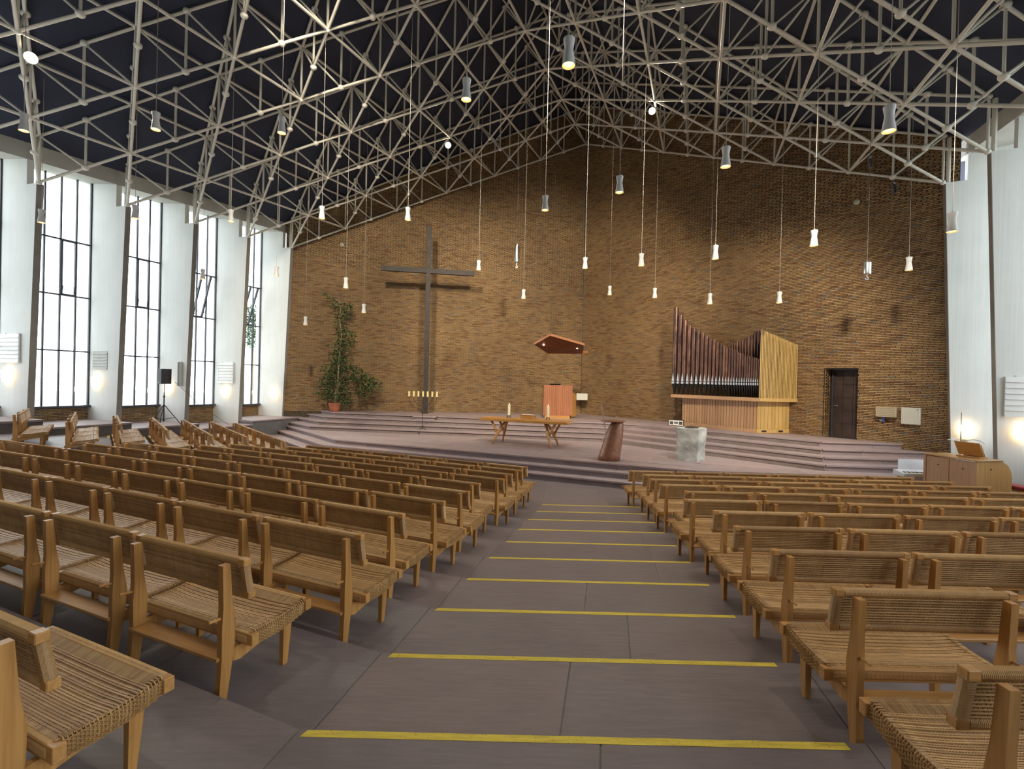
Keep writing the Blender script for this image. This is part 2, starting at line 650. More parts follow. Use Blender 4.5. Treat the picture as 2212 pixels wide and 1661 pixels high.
def brick_mesh(l, h, d):
    # outer face at y=0, extends to +y ; 5 faces
    mb = MB()
    e = 0.003
    vs = [(-l / 2, d, -h / 2), (l / 2, d, -h / 2), (l / 2, d, h / 2), (-l / 2, d, h / 2), (-l / 2 + e, 0, -h / 2 + e), (l / 2 - e, 0, -h / 2 + e), (l / 2 - e, 0, h / 2 - e), (-l / 2 + e, 0, h / 2 - e)]
    mb.add(vs, [(4, 5, 6, 7), (0, 1, 5, 4), (1, 2, 6, 5), (2, 3, 7, 6), (3, 0, 4, 7)])
    return mb


def brick_wall(name, label, origin, d, nin, length, z0, ztopf, hole=None, n_single=300, openjoint=None, parent=None):
    """running bond; origin at start, d unit vector along, nin unit normal into the room."""
    st = structure(name, label) if parent is None else parent
    ang = math.atan2(d.y, d.x)
    # local frame: x along d, y into the wall (-nin)
    flip = (Vector((-d.y, d.x, 0)).dot(-nin) < 0)
    items = []
    z = z0
    row = 0
    zmax = max(ztopf(0), ztopf(length / 2), ztopf(length))
    while z < zmax:
        off = (row % 2) * BLEN / 2 + (0.02 * ((row * 7919) % 5 - 2) / 2)
        x = -off
        while x < length:
            xa, xb = max(x, 0), min(x + BLEN, length)
            if xb - xa > 0.04:
                xm = (xa + xb) / 2
                segs = [(xa, xb)] if not hole else hole(xa, xb, z, z + CH)
                for xa, xb in segs:
                    xm = (xa + xb) / 2
                    if xb - xa < 0.025 or z + CH >= ztopf(xm) + 0.05:
                        continue
                    oj = openjoint(xm, z) if openjoint else 0.0
                    l = (xb - xa) - JV - oj
                    items.append((xm, z + CH / 2, l))
            x += BLEN
        z += CH
        row += 1
    # rank by apparent size
    scored = []
    for i, (xm, zm, l) in enumerate(items):
        p = origin + d * xm + Vector((0, 0, zm))
        q = project(p)
        sc = 0
        if q and -20 < q[0] < 2232 and -20 < q[1] < 1680 and l > BLEN * 0.8:
            sc = 1.0 / q[2]
        scored.append((sc, i))
    scored.sort(reverse=True)
    single = set(i for s_, i in scored[:n_single] if s_ > 0)
    # joined field
    vs, fs = [], []
    u = nin * 0.0
    for i, (xm, zm, l) in enumerate(items):
        if i in single:
            continue
        jit = 0.004 * random.random()
        c = origin + d * xm + Vector((0, 0, zm)) - nin * jit
        h = CH - JH
        e = 0.003
        hx, hz = l / 2, h / 2
        b = len(vs)
        for (a, dd, bz) in ((-hx, BD, -hz), (hx, BD, -hz), (hx, BD, hz), (-hx, BD, hz), (-hx + e, 0, -hz + e), (hx - e, 0, -hz + e), (hx - e, 0, hz - e), (-hx + e, 0, hz - e)):
            vs.append((c.x + d.x * a - nin.x * dd, c.y + d.y * a - nin.y * dd, c.z + bz))
        for f in ((4, 5, 6, 7), (0, 1, 5, 4), (1, 2, 6, 5), (2, 3, 7, 6), (3, 0, 4, 7)):
            fs.append([b + k for k in (f if not flip else f[::-1])])
    mb = MB()
    mb.v, mb.f, mb.mi = vs, fs, [0] * len(fs)
    part('brick_field', mb, 'brick', st, kind='stuff')
    cache = {}
    for i in sorted(single):
        xm, zm, l = items[i]
        key = round(l, 3)
        if key not in cache:
            cache[key] = brick_mesh(l, CH - JH, BD).mesh('brick', 'brick')
        p = origin + d * xm + Vector((0, 0, zm)) - nin * 0.004 * random.random()
        a = math.atan2(-d.y, -d.x) if flip else ang
        link('brick', cache[key], st, p, (0, 0, a))
    return st


# backing (mortar) slabs with the doorway left open
DOOR_A, DOOR_B = 0.0, 0.0


def along_r(p):
    return (Vector(p) - CORNER).dot(WDR)


DX0 = (Vector((9.62, 14.77, 0)) - Vector((CORNER.x, CORNER.y, 0))).dot(WDR)
DX1 = DX0 + 0.76
DZ0, DZ1 = 1.05, 3.10


def backing(parent, origin, d, nin, length, z0, ztopf, hole=None, depth=0.30):
    mb = MB()
    def seg(xa, xb, za, zb0, zb1):
        pts = [(xa, za), (xb, za), (xb, zb1), (xa, zb0)]
        poly = [origin + d * x + Vector((0, 0, z)) - nin * BD for x, z in pts]
        mb.extr(poly, -nin * depth)
    if hole:
        xa, xb, za, zb = hole
        seg(0, xa, z0, ztopf(0), ztopf(xa))
        seg(xb, length, z0, ztopf(xb), ztopf(length))
        seg(xa, xb, zb, ztopf(xa), ztopf(xb))
        if za > z0:
            seg(xa, xb, z0, za, za)
    else:
        seg(0, length, z0, ztopf(0), ztopf(length))
    return part('mortar_bed', mb, 'mortar', parent)


def ztop_l(x):
    p = CORNER + WDL * x
    return zceil(*to_tc(p.x, p.y)) + 0.02


def ztop_r(x):
    p = CORNER + WDR * x
    return zceil(*to_tc(p.x, p.y)) + 0.02


def open_l(x, z):
    # open head joints, a sound-absorbing zone high on the wall
    if z > 7.4 + 0.25 * math.sin(x * 1.7) - 0.16 * max(0, 5 - x):
        return 0.022
    return 0.0


def open_r(x, z):
    if z > 7.0 + 0.3 * math.sin(x * 1.3) + (0.10 * x if x < 6 else 0.6):
        return 0.022
    return 0.0


def door_hole(xa, xb, za, zb):
    h0, h1 = DX0 - 0.13, DX1
    if za > DZ1 - 0.01 or xb <= h0 or xa >= h1:
        return [(xa, xb)]
    out = []
    if xa < h0:
        out.append((xa, h0 + JV / 2))
    if xb > h1:
        out.append((h1 - JV / 2, xb))
    return out


wl = brick_wall('wall_altar_left', 'yellow-brown brick wall behind the cross, left of the corner', CORNER, WDL, NIL, LENW, 1.0, ztop_l, None, 300, open_l)
backing(wl, CORNER, WDL, NIL, LENW, 0.0, ztop_l)
wr = brick_wall('wall_altar_right', 'yellow-brown brick wall behind the organ, right of the corner', CORNER, WDR, NIR, LENW, 0.3, ztop_r, door_hole, 300, open_r)
backing(wr, CORNER, WDR, NIR, LENW, 0.0, ztop_r, (DX0 - 0.14, DX1, DZ0, DZ1), 0.05)

mb = MB()
mb.prism([(CORNER.x - 0.5, CORNER.y + 0.05), (CORNER.x, CORNER.y - 0.012), (CORNER.x + 0.45, CORNER.y - 0.45), (CORNER.x + 0.9, CORNER.y + 0.4), (CORNER.x, CORNER.y + 0.6)], 0.0, ztop_l(0) + 0.1)
# only the part behind both brick faces
mb = MB()
_cb = CORNER + CD * 0.04
mb.prism([(_cb.x, _cb.y), (_cb.x + WDR.x * 0.6 - NIR.x * 0.05, _cb.y + WDR.y * 0.6 - NIR.y * 0.05), (_cb.x + CD.x * 0.7, _cb.y + CD.y * 0.7), (_cb.x + WDL.x * 0.6 - NIL.x * 0.05, _cb.y + WDL.y * 0.6 - NIL.y * 0.05)], 0.0, ztop_l(0) + 0.1)
part('corner_core', mb, 'mortar', wl)
# door in its brick reveal
dr = structure('door_1', 'dark riveted metal door in a brick reveal beside the organ')
A = CORNER + WDR * DX0
ang_r = math.atan2(WDR.y, WDR.x)


def RW(x, y, z):
    # local of right wall: x along, y out of the room, z up
    p = CORNER + WDR * x - NIR * y
    return Vector((p.x, p.y, z))


mb = MB()
for (xa, xb, ya, yb, za, zb) in ((DX0 - 0.16, DX0 - 0.13, 0.03, 0.5, DZ0, DZ1), (DX1, DX1 + 0.04, 0.03, 0.5, DZ0, DZ1), (DX0 - 0.16, DX1 + 0.04, 0.03, 0.5, DZ1, DZ1 + 0.05), (DX0 - 0.3, DX1 + 0.3, 0.5, 0.55, DZ0 - 0.05, DZ1 + 0.1)):
    poly = [RW(xa, ya, za), RW(xb, ya, za), RW(xb, yb, za), RW(xa, yb, za)]
    mb.extr(poly, (0, 0, zb - za))
part('reveal_core', mb, 'mortar', dr)
# brick reveal, left jamb
jd = -NIR
ncr = int((DZ1 - DZ0) / CH)
bm_full = brick_mesh(0.115, CH - JH, 0.03).mesh('brick', 'brick')
bm_long = brick_mesh(0.205, CH - JH, 0.03).mesh('brick', 'brick')
yaw_j = math.atan2(-NIR.y, -NIR.x)
for i in range(ncr):
    zc = DZ0 + (i + 0.5) * CH
    seq = ((0.06, bm_full), (0.235, bm_long)) if i % 2 else ((0.11, bm_long), (0.285, bm_full))
    for yy, me in seq:
        o = link('brick', me, dr, RW(DX0 - 0.13 + 0.025, yy, zc), (0, 0, yaw_j + PI))
mb = MB()
# steel frame
for xa, xb, za, zb in ((DX0 - 0.02, DX0 + 0.03, DZ0, DZ1), (DX1 - 0.05, DX1, DZ0, DZ1), (DX0 - 0.02, DX1, DZ1 - 0.05, DZ1)):
    mb.extr([RW(xa, 0.33, za), RW(xb, 0.33, za), RW(xb, 0.40, za), RW(xa, 0.40, za)], (0, 0, zb - za))
part('door_frame', mb, 'dark_frame', dr)
mb = MB()
mb.extr([RW(DX0 - 0.10, 0.40, DZ0), RW(DX1, 0.40, DZ0), RW(DX1, 0.46, DZ0), RW(DX0 - 0.10, 0.46, DZ0)], (0, 0, DZ1 - DZ0))
leaf = part('door_leaf', mb, 'door_copper', dr)
dw = DX1 - DX0 - 0.02
cols = (0.0, 0.36, 0.72, 1.0)
for ci in range(3):
    for ri in range(5):
        xa = DX0 + 0.0 + dw * cols[ci] + 0.012
        xb = DX0 + 0.0 + dw * cols[ci + 1] - 0.004
        za = DZ0 + 0.02 + ri * (DZ1 - DZ0 - 0.07) / 5
        zb = za + (DZ1 - DZ0 - 0.07) / 5 - 0.008
        mb = MB()
        mb.extr([RW(xa, 0.388, za), RW(xb, 0.388, za), RW(xb, 0.40, za), RW(xa, 0.40, za)], (0, 0, zb - za))
        part('door_panel', mb, 'door_copper', dr)
mb = MB()
for xx in (cols[1], cols[2]):
    for k in range(40):
        p = RW(DX0 + dw * xx, 0.386, DZ0 + 0.05 + k * 0.049)
        mb.ball(p, 0.009, 6)
for ri in range(1, 5):
    zz = DZ0 + 0.02 + ri * (DZ1 - DZ0 - 0.07) / 5
    for k in range(14):
        mb.ball(RW(DX0 + 0.03 + k * dw / 14, 0.386, zz), 0.009, 6)
part('rivets', mb, 'oxidised_iron', dr, kind='stuff')
mb = MB()
h0 = RW(DX0 + 0.05, 0.38, DZ0 + 0.95)
mb.tube(h0, h0 + NIR * 0.06, 0.01)
mb.tube(h0 + NIR * 0.06, h0 + NIR * 0.06 + WDR * 0.12, 0.009)
part('door_handle', mb, 'steel', dr)

# ------------------------------------------------------------------ ceiling: panels following the roof grid
ceil = structure('ceiling', 'dark blue-grey panelled ceiling above the white space frame')
for side in (-1, 1):
    for j in range(6):
        for k in range(-1, 14):
            q = []
            for jj, kk in ((j, k), (j + 1, k), (j + 1, k + 1), (j, k + 1)):
                t = side * WH * jj / 6 * (1.0 if jj < 6 else 1.045)
                c = -(SB * jj + LB * kk)
                if kk == -1:
                    c = -(SB * jj) + 0.6
                q.append((t, c, zceil(t, c) - (0.045 * WH * 0.5 if jj == 6 else 0)))
            if k == -1 and False:
                continue
            g = 0.006
            cx = sum(a[0] for a in q) / 4
            cy = sum(a[1] for a in q) / 4
            pts = []
            for t, c, z in q:
                t2 = t + (g if t < cx else -g)
                c2 = c + (g if c < cy else -g)
                pts.append((T(t2, c2, z), z))
            mb = MB()
            poly = [(p.x, p.y) for p, z in pts]
            mb.prism(poly, [z for p, z in pts], [z + 0.06 for p, z in pts])
            part('ceiling_panel', mb, 'ceiling_blue', ceil)
mb = MB()
for side in (-1, 1):
    pts = [(0, 1.2), (side * (WH + 2.6), 1.2), (side * (WH + 2.6), -36), (0, -36)]
    poly = [T(t, c) for t, c in pts]
    zs = [zceil(0, 1.2) + 0.12, zceil(WH, 1.2) - 0.5 + 0.2, zceil(WH, -36) - 0.5 + 0.2, zceil(0, -36) + 0.12]
    zs = [z + 0.25 for z in zs]
    mb.prism([(p.x, p.y) for p in poly], zs, [z + 0.1 for z in zs])
part('roof_deck', mb, 'ceiling_blue', ceil)

# ------------------------------------------------------------------ side walls: concrete fins, windows, brick parapets, eaves beam
NB = 12
C0 = -6 * SB             # first fin
WIN_T = 12.62
FIN_TH = 0.15


def zb_eave(c):
    return 8.348 + 0.0663 * c


def sill(c):
    return 1.43 - 0.026 * (c + 14.0) if c > -20 else 1.6


def fin_c(k):
    return C0 - LB * k


def build_side(side):
    nm = 'left' if side < 0 else 'right'
    st = structure('wall_' + nm, 'white board-marked concrete side wall with tall windows between slanting fins, ' + nm)
    # fins
    for k in range(NB):
        c = fin_c(k)
        zb = zb_eave(c)
        prof = [(-0.05 + 0.42, 0.0), (0.06, zb - 0.02), (0.06, zb - 0.01), (0.50, zb), (0.50, zb + 0.70), (WIN_T - WH + 0.25, zb + 0.92), (WIN_T - WH + 0.25, 0.0)]
        poly = []
        for dt, z in prof:
            p = T(side * (WH + dt), c - 0.02, z)
            poly.append(p)
        mb = MB()
        mb.extr(poly, CD * FIN_TH)
        part('fin', mb, 'painted_concrete', st)
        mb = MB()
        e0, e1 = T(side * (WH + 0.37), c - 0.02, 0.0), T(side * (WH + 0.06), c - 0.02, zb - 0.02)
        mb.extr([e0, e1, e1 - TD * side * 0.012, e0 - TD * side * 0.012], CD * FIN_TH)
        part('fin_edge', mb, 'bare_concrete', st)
        # bearing post and base plate under the space frame
        mb = MB()
        b0 = T(side * (WH + 0.13), c + 0.055, zb - 0.02)
        mb.tube(b0, b0 + Vector((0, 0, 1.18)), 0.05, n=8)
        part('bearing_post', mb, 'truss_paint', st)
    # eaves beam, sheared with the roof
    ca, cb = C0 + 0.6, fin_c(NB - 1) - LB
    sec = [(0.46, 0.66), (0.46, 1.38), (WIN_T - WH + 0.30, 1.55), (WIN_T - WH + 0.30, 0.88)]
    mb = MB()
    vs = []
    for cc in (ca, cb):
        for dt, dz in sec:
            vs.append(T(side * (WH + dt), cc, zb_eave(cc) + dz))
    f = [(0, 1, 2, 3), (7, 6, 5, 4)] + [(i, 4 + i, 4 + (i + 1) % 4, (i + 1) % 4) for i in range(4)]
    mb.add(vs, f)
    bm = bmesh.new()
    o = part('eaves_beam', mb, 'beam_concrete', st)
    bm.from_mesh(o.data)
    bmesh.ops.recalc_face_normals(bm, faces=bm.faces)
    bm.to_mesh(o.data)
    bm.free()
    # parapets below the windows + ground plinth
    for k in range(-1, NB):
        c_far = fin_c(k) - 0.02
        c_near = fin_c(k + 1) + FIN_TH - 0.02
        if k == -1:
            continue
        s = sill((c_far + c_near) / 2)
        org = T(side * WIN_T, c_near, 0)
        ln = c_far - c_near
        vis = side < 0 and k <= 4
        if vis:
            brick_wall('parapet', '', org, CD, TD * (-side), ln, s - 0.95, lambda x, s=s: s - 0.06, None, 0, None, st)
        mb = MB()
        poly = [T(side * (WIN_T + BD), c_near, 0), T(side * (WIN_T + BD), c_far, 0), T(side * (WIN_T + 0.3), c_far, 0), T(side * (WIN_T + 0.3), c_near, 0)]
        mb.prism([(p.x, p.y) for p in poly], 0.0, s - 0.05)
        part('parapet_core', mb, 'mortar' if vis else 'brick', st)
        # head panel above window
    return st


wall_l = build_side(-1)
wall_r = build_side(1)

win_no = 0


def build_window(side, k, detail):
    """one tall steel window between fin k+1 (near) and fin k (far)"""
    global win_no
    win_no += 1
    c_far = fin_c(k) - 0.02
    c_near = fin_c(k + 1) + FIN_TH - 0.02
    ln = c_far - c_near
    s0 = sill((c_far + c_near) / 2)
    dz = s0 - 1.44
    ztr = [3.1 + dz, 4.76 + dz, 6.41 + dz]
    st = structure('window_%d' % win_no, 'tall steel-framed window of twenty panes, %s wall, bay %d from the altar' % ('left' if side < 0 else 'right', k + 1))
    tt = side * WIN_T

    def zhead(c):
        return zb_eave(c) + 0.90

    def bar(name, c0, z0, c1, z1, w=0.035, d=0.06, mat_='dark_frame', dt=0.0):
        mb = MB()
        p0, p1 = T(tt + dt, c0, z0), T(tt + dt, c1, z1)
        dv = (p1 - p0)
        if abs(c1 - c0) < 1e-6:     # vertical
            e = CD * w / 2
            g = TD * d / 2
            poly = [p0 - e - g, p0 + e - g, p0 + e + g, p0 - e + g]
            mb.extr(poly, dv)
        else:
            e = Vector((0, 0, w / 2))
            g = TD * d / 2
            poly = [p0 - e - g, p0 - e + g, p0 + e + g, p0 + e - g]
            mb.extr(poly, dv)
        return part(name, mb, mat_, st)
    cm = [c_near + ln * f for f in (0.2, 0.4, 0.6, 0.8)]
    for cc in cm:
        bar('mullion', cc, s0, cc, zhead(cc))
    for cc in (c_near + 0.02, c_far - 0.02):
        bar('frame_side', cc, s0, cc, zhead(cc), 0.04)
    for z in ztr:
        bar('transom', c_near, z, c_far, z, 0.04, 0.07)
    bar('frame_sill', c_near, s0 - 0.02, c_far, s0 - 0.02, 0.06, 0.16, 'dark_frame', -side * 0.05)
    bar('frame_head', c_near, zhead(c_near), c_far, zhead(c_far), 0.05)
    cs = [c_near] + cm + [c_far]
    zs = [s0] + ztr + [None]
    for i in range(5):
        for r_ in range(4):
            ca, cb = cs[i] + 0.018, cs[i + 1] - 0.018
            za = zs[r_] + 0.02
            zb0 = (zs[r_ + 1] - 0.02) if zs[r_ + 1] else zhead(ca)
            zb1 = (zs[r_ + 1] - 0.02) if zs[r_ + 1] else zhead(cb)
            opened = detail and i == 3 and r_ == 2
            mb = MB()
            sash = opened
            if sash:
                # bottom- and mid-pivoted sash with a heavier frame
                tilt = {3: 0.0, 2: 0.0, 1: 0.30, 0: 0.34}.get(k, 0.0) * (-side)
                zc = (za + zb0) / 2
                ctr = T(tt - side * 0.02, (ca + cb) / 2, zc)
                hw, hh = (cb - ca) / 2, (zb0 - za) / 2
                rotm = Matrix.Rotation(tilt, 4, CD)
                fm = MB()
                for (c0, z0, c1, z1) in ((-hw, -hh, hw, -hh), (-hw, hh, hw, hh), (-hw, -hh, -hw, hh), (hw, -hh, hw, hh)):
                    a = CD * c0 + Vector((0, 0, z0))
                    b = CD * c1 + Vector((0, 0, z1))
                    w = 0.05
                    if c0 == c1:
                        e = CD * w / 2
                    else:
                        e = Vector((0, 0, w / 2))
                    g = TD * 0.035
                    poly = [a - e - g, a + e - g, a + e + g, a - e + g]
                    poly = [ctr + (rotm @ q) for q in poly]
                    fm.extr(poly, rotm @ (b - a))
                so = part('sash_frame', fm, 'dark_frame', st)
                poly = [ctr + rotm @ (CD * c0 + Vector((0, 0, z0)) + TD * 0.003) for c0, z0 in ((-hw, -hh), (hw, -hh), (hw, hh), (-hw, hh))]
                mb.extr(poly, rotm @ (TD * -0.006))
                part('pane', mb, 'window_glass', so)
                hm = MB()
                for cc in (-hw + 0.03, hw - 0.03):
                    q0 = ctr + rotm @ (CD * cc + Vector((0, 0, -hh + 0.05)))
                    hm.tube(q0, T(tt - side * 0.06, to_tc(q0.x, q0.y)[1], za + 0.26), 0.012, n=6)
                part('stay', hm, 'dark_frame', so)
            else:
                poly = [T(tt + 0.003, ca, za), T(tt + 0.003, cb, za), T(tt + 0.003, cb, zb1), T(tt + 0.003, ca, zb0)]
                mb.extr(poly, TD * -0.006)
                part('pane', mb, 'window_glass', st)
    if detail:
        hm = MB()
        p = T(tt - side * 0.05, cm[3], s0 + 0.42)
        hm.tube(p, p + Vector((0, 0, 0.16)), 0.012, n=6)
        hm.tube(p + Vector((0, 0, 0.10)), p + Vector((0, 0, 0.10)) + TD * (-side * 0.09), 0.010, n=6)
        part('latch', hm, 'steel', st)
    # daylight portal: helps sampling the sky through this opening
    ld = bpy.data.lights.new('window_portal', 'AREA')
    ld.shape = 'RECTANGLE'
    hgt = zhead((c_near + c_far) / 2) - s0
    ld.size, ld.size_y = ln, hgt
    ld.cycles.is_portal = True
    lo = bpy.data.objects.new('window_portal', ld)
    COL.objects.link(lo)
    lo.parent = st
    ctr = T(side * (WIN_T - 0.12), (c_near + c_far) / 2, s0 + hgt / 2)
    zax = TD * side          # light shines along -z
    yax = Vector((0, 0, 1))
    xax = yax.cross(zax)
    lo.matrix_world = Matrix(((xax.x, yax.x, zax.x, ctr.x), (xax.y, yax.y, zax.y, ctr.y), (xax.z, yax.z, zax.z, ctr.z), (0, 0, 0, 1)))


for k in range(0, NB - 1):
    if k <= 5:
        build_window(-1, k, k <= 4)
    else:
        # the wall beside and behind the viewer is closed
        mb = MB()
        ca_, cb_ = fin_c(k + 1) + FIN_TH - 0.02, fin_c(k) - 0.02
        q_ = [T(-WIN_T, ca_), T(-WIN_T, cb_), T(-WIN_T - 0.1, cb_), T(-WIN_T - 0.1, ca_)]
        mb.prism([(p.x, p.y) for p in q_], 1.3, zb_eave(ca_) + 1.1)
        part('infill_panel', mb, 'plaster', wall_l)
for k in range(0, NB - 1):
    build_window(1, k, False)

# panelled rear wall far behind the camera closes the hall
wb_ = structure('wall_back', 'panelled entrance wall behind the viewer')
CB = fin_c(NB - 1)


def back_box(name, t0, t1, z0, z1, d0, d1, mat_):
    mb = MB()
    pl = [(t0, CB - d0), (t1, CB - d0), (t1, CB - d1), (t0, CB - d1)]
    mb.prism([(T(t, c).x, T(t, c).y) for t, c in pl], z0, z1)
    return part(name, mb, mat_, wb_)


back_box('wall_face', -WIN_T - 0.3, WIN_T + 0.3, 0.0, 1.9, 0.0, 0.3, 'plaster')
for k in range(-5, 6):
    t0 = k * 2.2 - 1.06
    if k == -5:
        back_box('wall_face', -WIN_T - 0.3, t0, 1.9, 9.5, 0.0, 0.3, 'plaster')
    if k == 5:
        back_box('wall_face', t0 + 2.12, WIN_T + 0.3, 1.9, 9.5, 0.0, 0.3, 'plaster')
    back_box('mullion', t0 - 0.08, t0, 1.9, 9.5, 0.05, 0.2, 'dark_frame')
    for z0, z1 in ((1.9, 4.4), (4.45, 6.9), (6.95, 9.45)):
        back_box('panel', t0, t0 + 2.12, z0, z1, 0.10, 0.16, 'plaster')
for z in (4.4, 6.9, 9.45):
    back_box('transom', -12.1, 12.1, z, z + 0.05, 0.05, 0.2, 'dark_frame')
mb = MB()
for sd in (-1, 1):
    p = [T(0, CB, 9.4), T(sd * (WIN_T + 0.3), CB, 9.4), T(sd * (WIN_T + 0.3), CB, zceil(WH, CB) + 0.5), T(0, CB, zceil(0, CB) + 0.3)]
    mb.extr(p, CD * -0.3)
part('gable_face', mb, 'plaster', wb_)
# ledge of stone along the left wall
led = structure('trim_1', 'low stone ledge running along the foot of the left window wall')
for k, zt in ((4, 1.22), (3, 1.00), (2, 0.81), (1, 0.63), (0, 0.77)):
    ca = fin_c(k + 1) if k < 4 else fin_c(5)
    cb = fin_c(k)
    if k == 0:
        cb += 0.4
    mb = MB()
    poly = [T(-WH + 0.38, ca), T(-WH + 0.38, cb), T(-WIN_T, cb), T(-WIN_T, ca)]
    mb.prism([(p.x, p.y) for p in poly], 0.0, zt - 0.05)
    part('ledge_face', mb, 'ledge_grey', led)
    mb = MB()
    poly = [T(-WH + 0.41, ca + 0.005), T(-WH + 0.41, cb - 0.005), T(-WIN_T, cb - 0.005), T(-WIN_T, ca + 0.005)]
    mb.prism([(p.x, p.y) for p in poly], zt - 0.05, zt)
    part('ledge_slab', mb, 'step_stone', led)

# ------------------------------------------------------------------ floor: descending terraces in three blocks
RT, PITCHV = 0.08, 0.808
TH1, TH2 = math.radians(23.3), math.radians(49.5)


def v_edge(i):
    return 2.33 + PITCHV * i


def zt_(i):
    # floor in front of (beyond) edge i
    return max(0.0, (9 - i) * RT)


def kink1(i):
    return Vector((-0.98 + 0.179 * i, v_edge(i), 0))


DIRL = Vector((-math.cos(TH1), math.sin(TH1), 0))
NL_ = Vector((math.sin(TH1), math.cos(TH1), 0))
DIRF = Vector((-math.cos(TH2), math.sin(TH2), 0))
NF_ = Vector((math.sin(TH2), math.cos(TH2), 0))
K2_9 = Vector((-5.55, 0, 0))


def kink2(i):
    # where the left block meets the window-side block
    base = kink1(9) + DIRL * 6.75
    back = Vector((-math.sin(math.radians(36.4)), -math.cos(math.radians(36.4)), 0))
    p, d = kink1(i), DIRL
    q = isect((p.x, p.y), (d.x, d.y), (base.x, base.y), (back.x, back.y))
    return Vector((q[0], q[1], 0))


fl = structure('floor', 'reddish sandstone floor stepping down in shallow terraces towards the altar')


def slabs(parent, A0, A1, B0, B1, z, lens, name='floor_slab', mat_='sandstone', th=0.03, gap=0.006, seedv=0):
    """strip between edge A0->A1 (near) and B0->B1 (far) cut crosswise into stone slabs"""
    la, lb = (A1 - A0).length, (B1 - B0).length
    rnd = random.Random(seedv)
    x = 0.0
    cuts = [0.0]
    while x < la - 0.4:
        x += lens * (0.72 + 0.56 * rnd.random())
        cuts.append(min(x, la))
    if la - cuts[-1] > 1e-3:
        cuts[-1] = la
    for a, b in zip(cuts[:-1], cuts[1:]):
        sk = (rnd.random() - 0.5) * 0.10
        fa, fb = a / la, b / la
        p = [A0.lerp(A1, fa), A0.lerp(A1, fb), B0.lerp(B1, fb), B0.lerp(B1, fa)]
        ctr = sum(p, Vector()) / 4
        q = []
        for v in p:
            d = ctr - v
            q.append(v + d.normalized() * gap)
        mb = MB()
        mb.prism([(v.x, v.y) for v in q], z - th, z)
        part(name, mb, mat_, parent)


RIGHT_U = 14.0
I0 = -3
for i in range(I0, 10):
    z = zt_(i)
    k1a, k1b = kink1(i), kink1(i + 1)
    k2a, k2b = kink2(i), kink2(i + 1)
    if i == 9:
        # lowest floor runs on to the altar steps
        k1b = Vector((1.1, 13.4, 0))
        k2b = k2a + NL_ * 4.2 + DIRL * 2.0
        rb = Vector((RIGHT_U, 13.4, 0))
    else:
        rb = Vector((RIGHT_U, v_edge(i + 1), 0))
    ra = Vector((RIGHT_U, v_edge(i), 0))
    mb = MB()
    mb.prism([(p.x, p.y) for p in (k1a, ra, rb, k1b)], -0.3, z - 0.006)
    mb.prism([(p.x, p.y) for p in (k1a, k1b, k2b, k2a)], -0.3, z - 0.006)
    part('terrace_bed', mb, 'joint_mortar', fl)
    if i < 9:
        slabs(fl, k1a, ra, k1b, rb, z, 1.55, seedv=100 + i)
        slabs(fl, k1a, k2a, k1b, k2b, z, 1.7, seedv=200 + i)
    else:
        for r_ in range(4):
            f0, f1 = r_ / 4, (r_ + 1) / 4
            slabs(fl, k1a.lerp(k1b, f0), ra.lerp(rb, f0), k1a.lerp(k1b, f1), ra.lerp(rb, f1), z, 1.3, seedv=300 + r_)
            slabs(fl, k1a.lerp(k1b, f0), k2a.lerp(k2b, f0), k1a.lerp(k1b, f1), k2a.lerp(k2b, f1), z, 1.4, seedv=320 + r_)

# window-side block: own rows, numbered from the altar
def zf_(m):
    # m = 0 front row
    return 0.02 + 0.13 * m


def nf_(m):
    return 3.62 - 0.83 * m          # perpendicular position of the edge behind row m


def fpt(n, a):
    # a: coordinate along (cos, -sin) direction
    d = Vector((math.cos(TH2), -math.sin(TH2), 0))
    return NF_ * n + d * a


for m_ in range(0, 10):
    n0 = nf_(m_)
    n1 = nf_(m_ - 1) if m_ > 0 else n0 + 3.2
    z = zf_(m_)
    A0_, A1_ = fpt(n0, -23), fpt(n0, -13.3 + 0.18 * m_)
    B0_, B1_ = fpt(n1, -23), fpt(n1, -13.3 + 0.18 * (m_ - 1))
    mb = MB()
    mb.prism([(p.x, p.y) for p in (A0_, A1_, B1_, B0_)], -0.3, z - 0.006)
    part('terrace_bed', mb, 'joint_mortar', fl)
    slabs(fl, A0_, A1_, B0_, B1_, z, 1.9, seedv=400 + m_)
# floor under and behind the viewer
mb = MB()
zz = zt_(I0) + RT
k = kink1(I0)
mb.prism([(k.x, k.y), (RIGHT_U, v_edge(I0)), (RIGHT_U, -14), (-18, -14), (-18, kink2(I0).y), (kink2(I0).x, kink2(I0).y)], -0.3, zz)
part('rear_floor', mb, 'sandstone', fl)

# ------------------------------------------------------------------ altar platform
ap = structure('floor_altar', 'stepped altar platform of reddish sandstone')
UP_CL = [(-7.3, 20.0), (-7.5, 19.6), (-7.62, 19.1), (-7.75, 18.65)]
UP_B = [(4.6, 17.75), (4.1, 17.55), (3.7, 17.3), (3.25, 17.08)]
UP_CR = [(8.57, 13.42), (8.31, 12.95), (8.09, 12.53), (7.89, 12.15)]
LO_CL = [(-5.75, 15.95), (-6.01, 15.66), (-6.26, 15.36)]
LO_CR = [(4.47, 11.76), (4.36, 11.38), (4.25, 11.0)]
ZUP = [1.05, 0.90, 0.75, 0.60]
ZLO = [0.45, 0.30, 0.15]
_wl = ((CORNER.x, CORNER.y), (WDL.x, WDL.y))
_wr = ((CORNER.x, CORNER.y), (WDR.x, WDR.y))
_sl = T(-WH + 0.36, 0)
levels = []
for i in range(4):
    cl, b, cr = UP_CL[i], UP_B[i], UP_CR[i]
    le = isect(cl, (-0.70, 0.71), *_wl)
    re = isect(cr, (1.0, -0.045), *_wr)
    levels.append((ZUP[i], [le, cl, b, cr, re]))
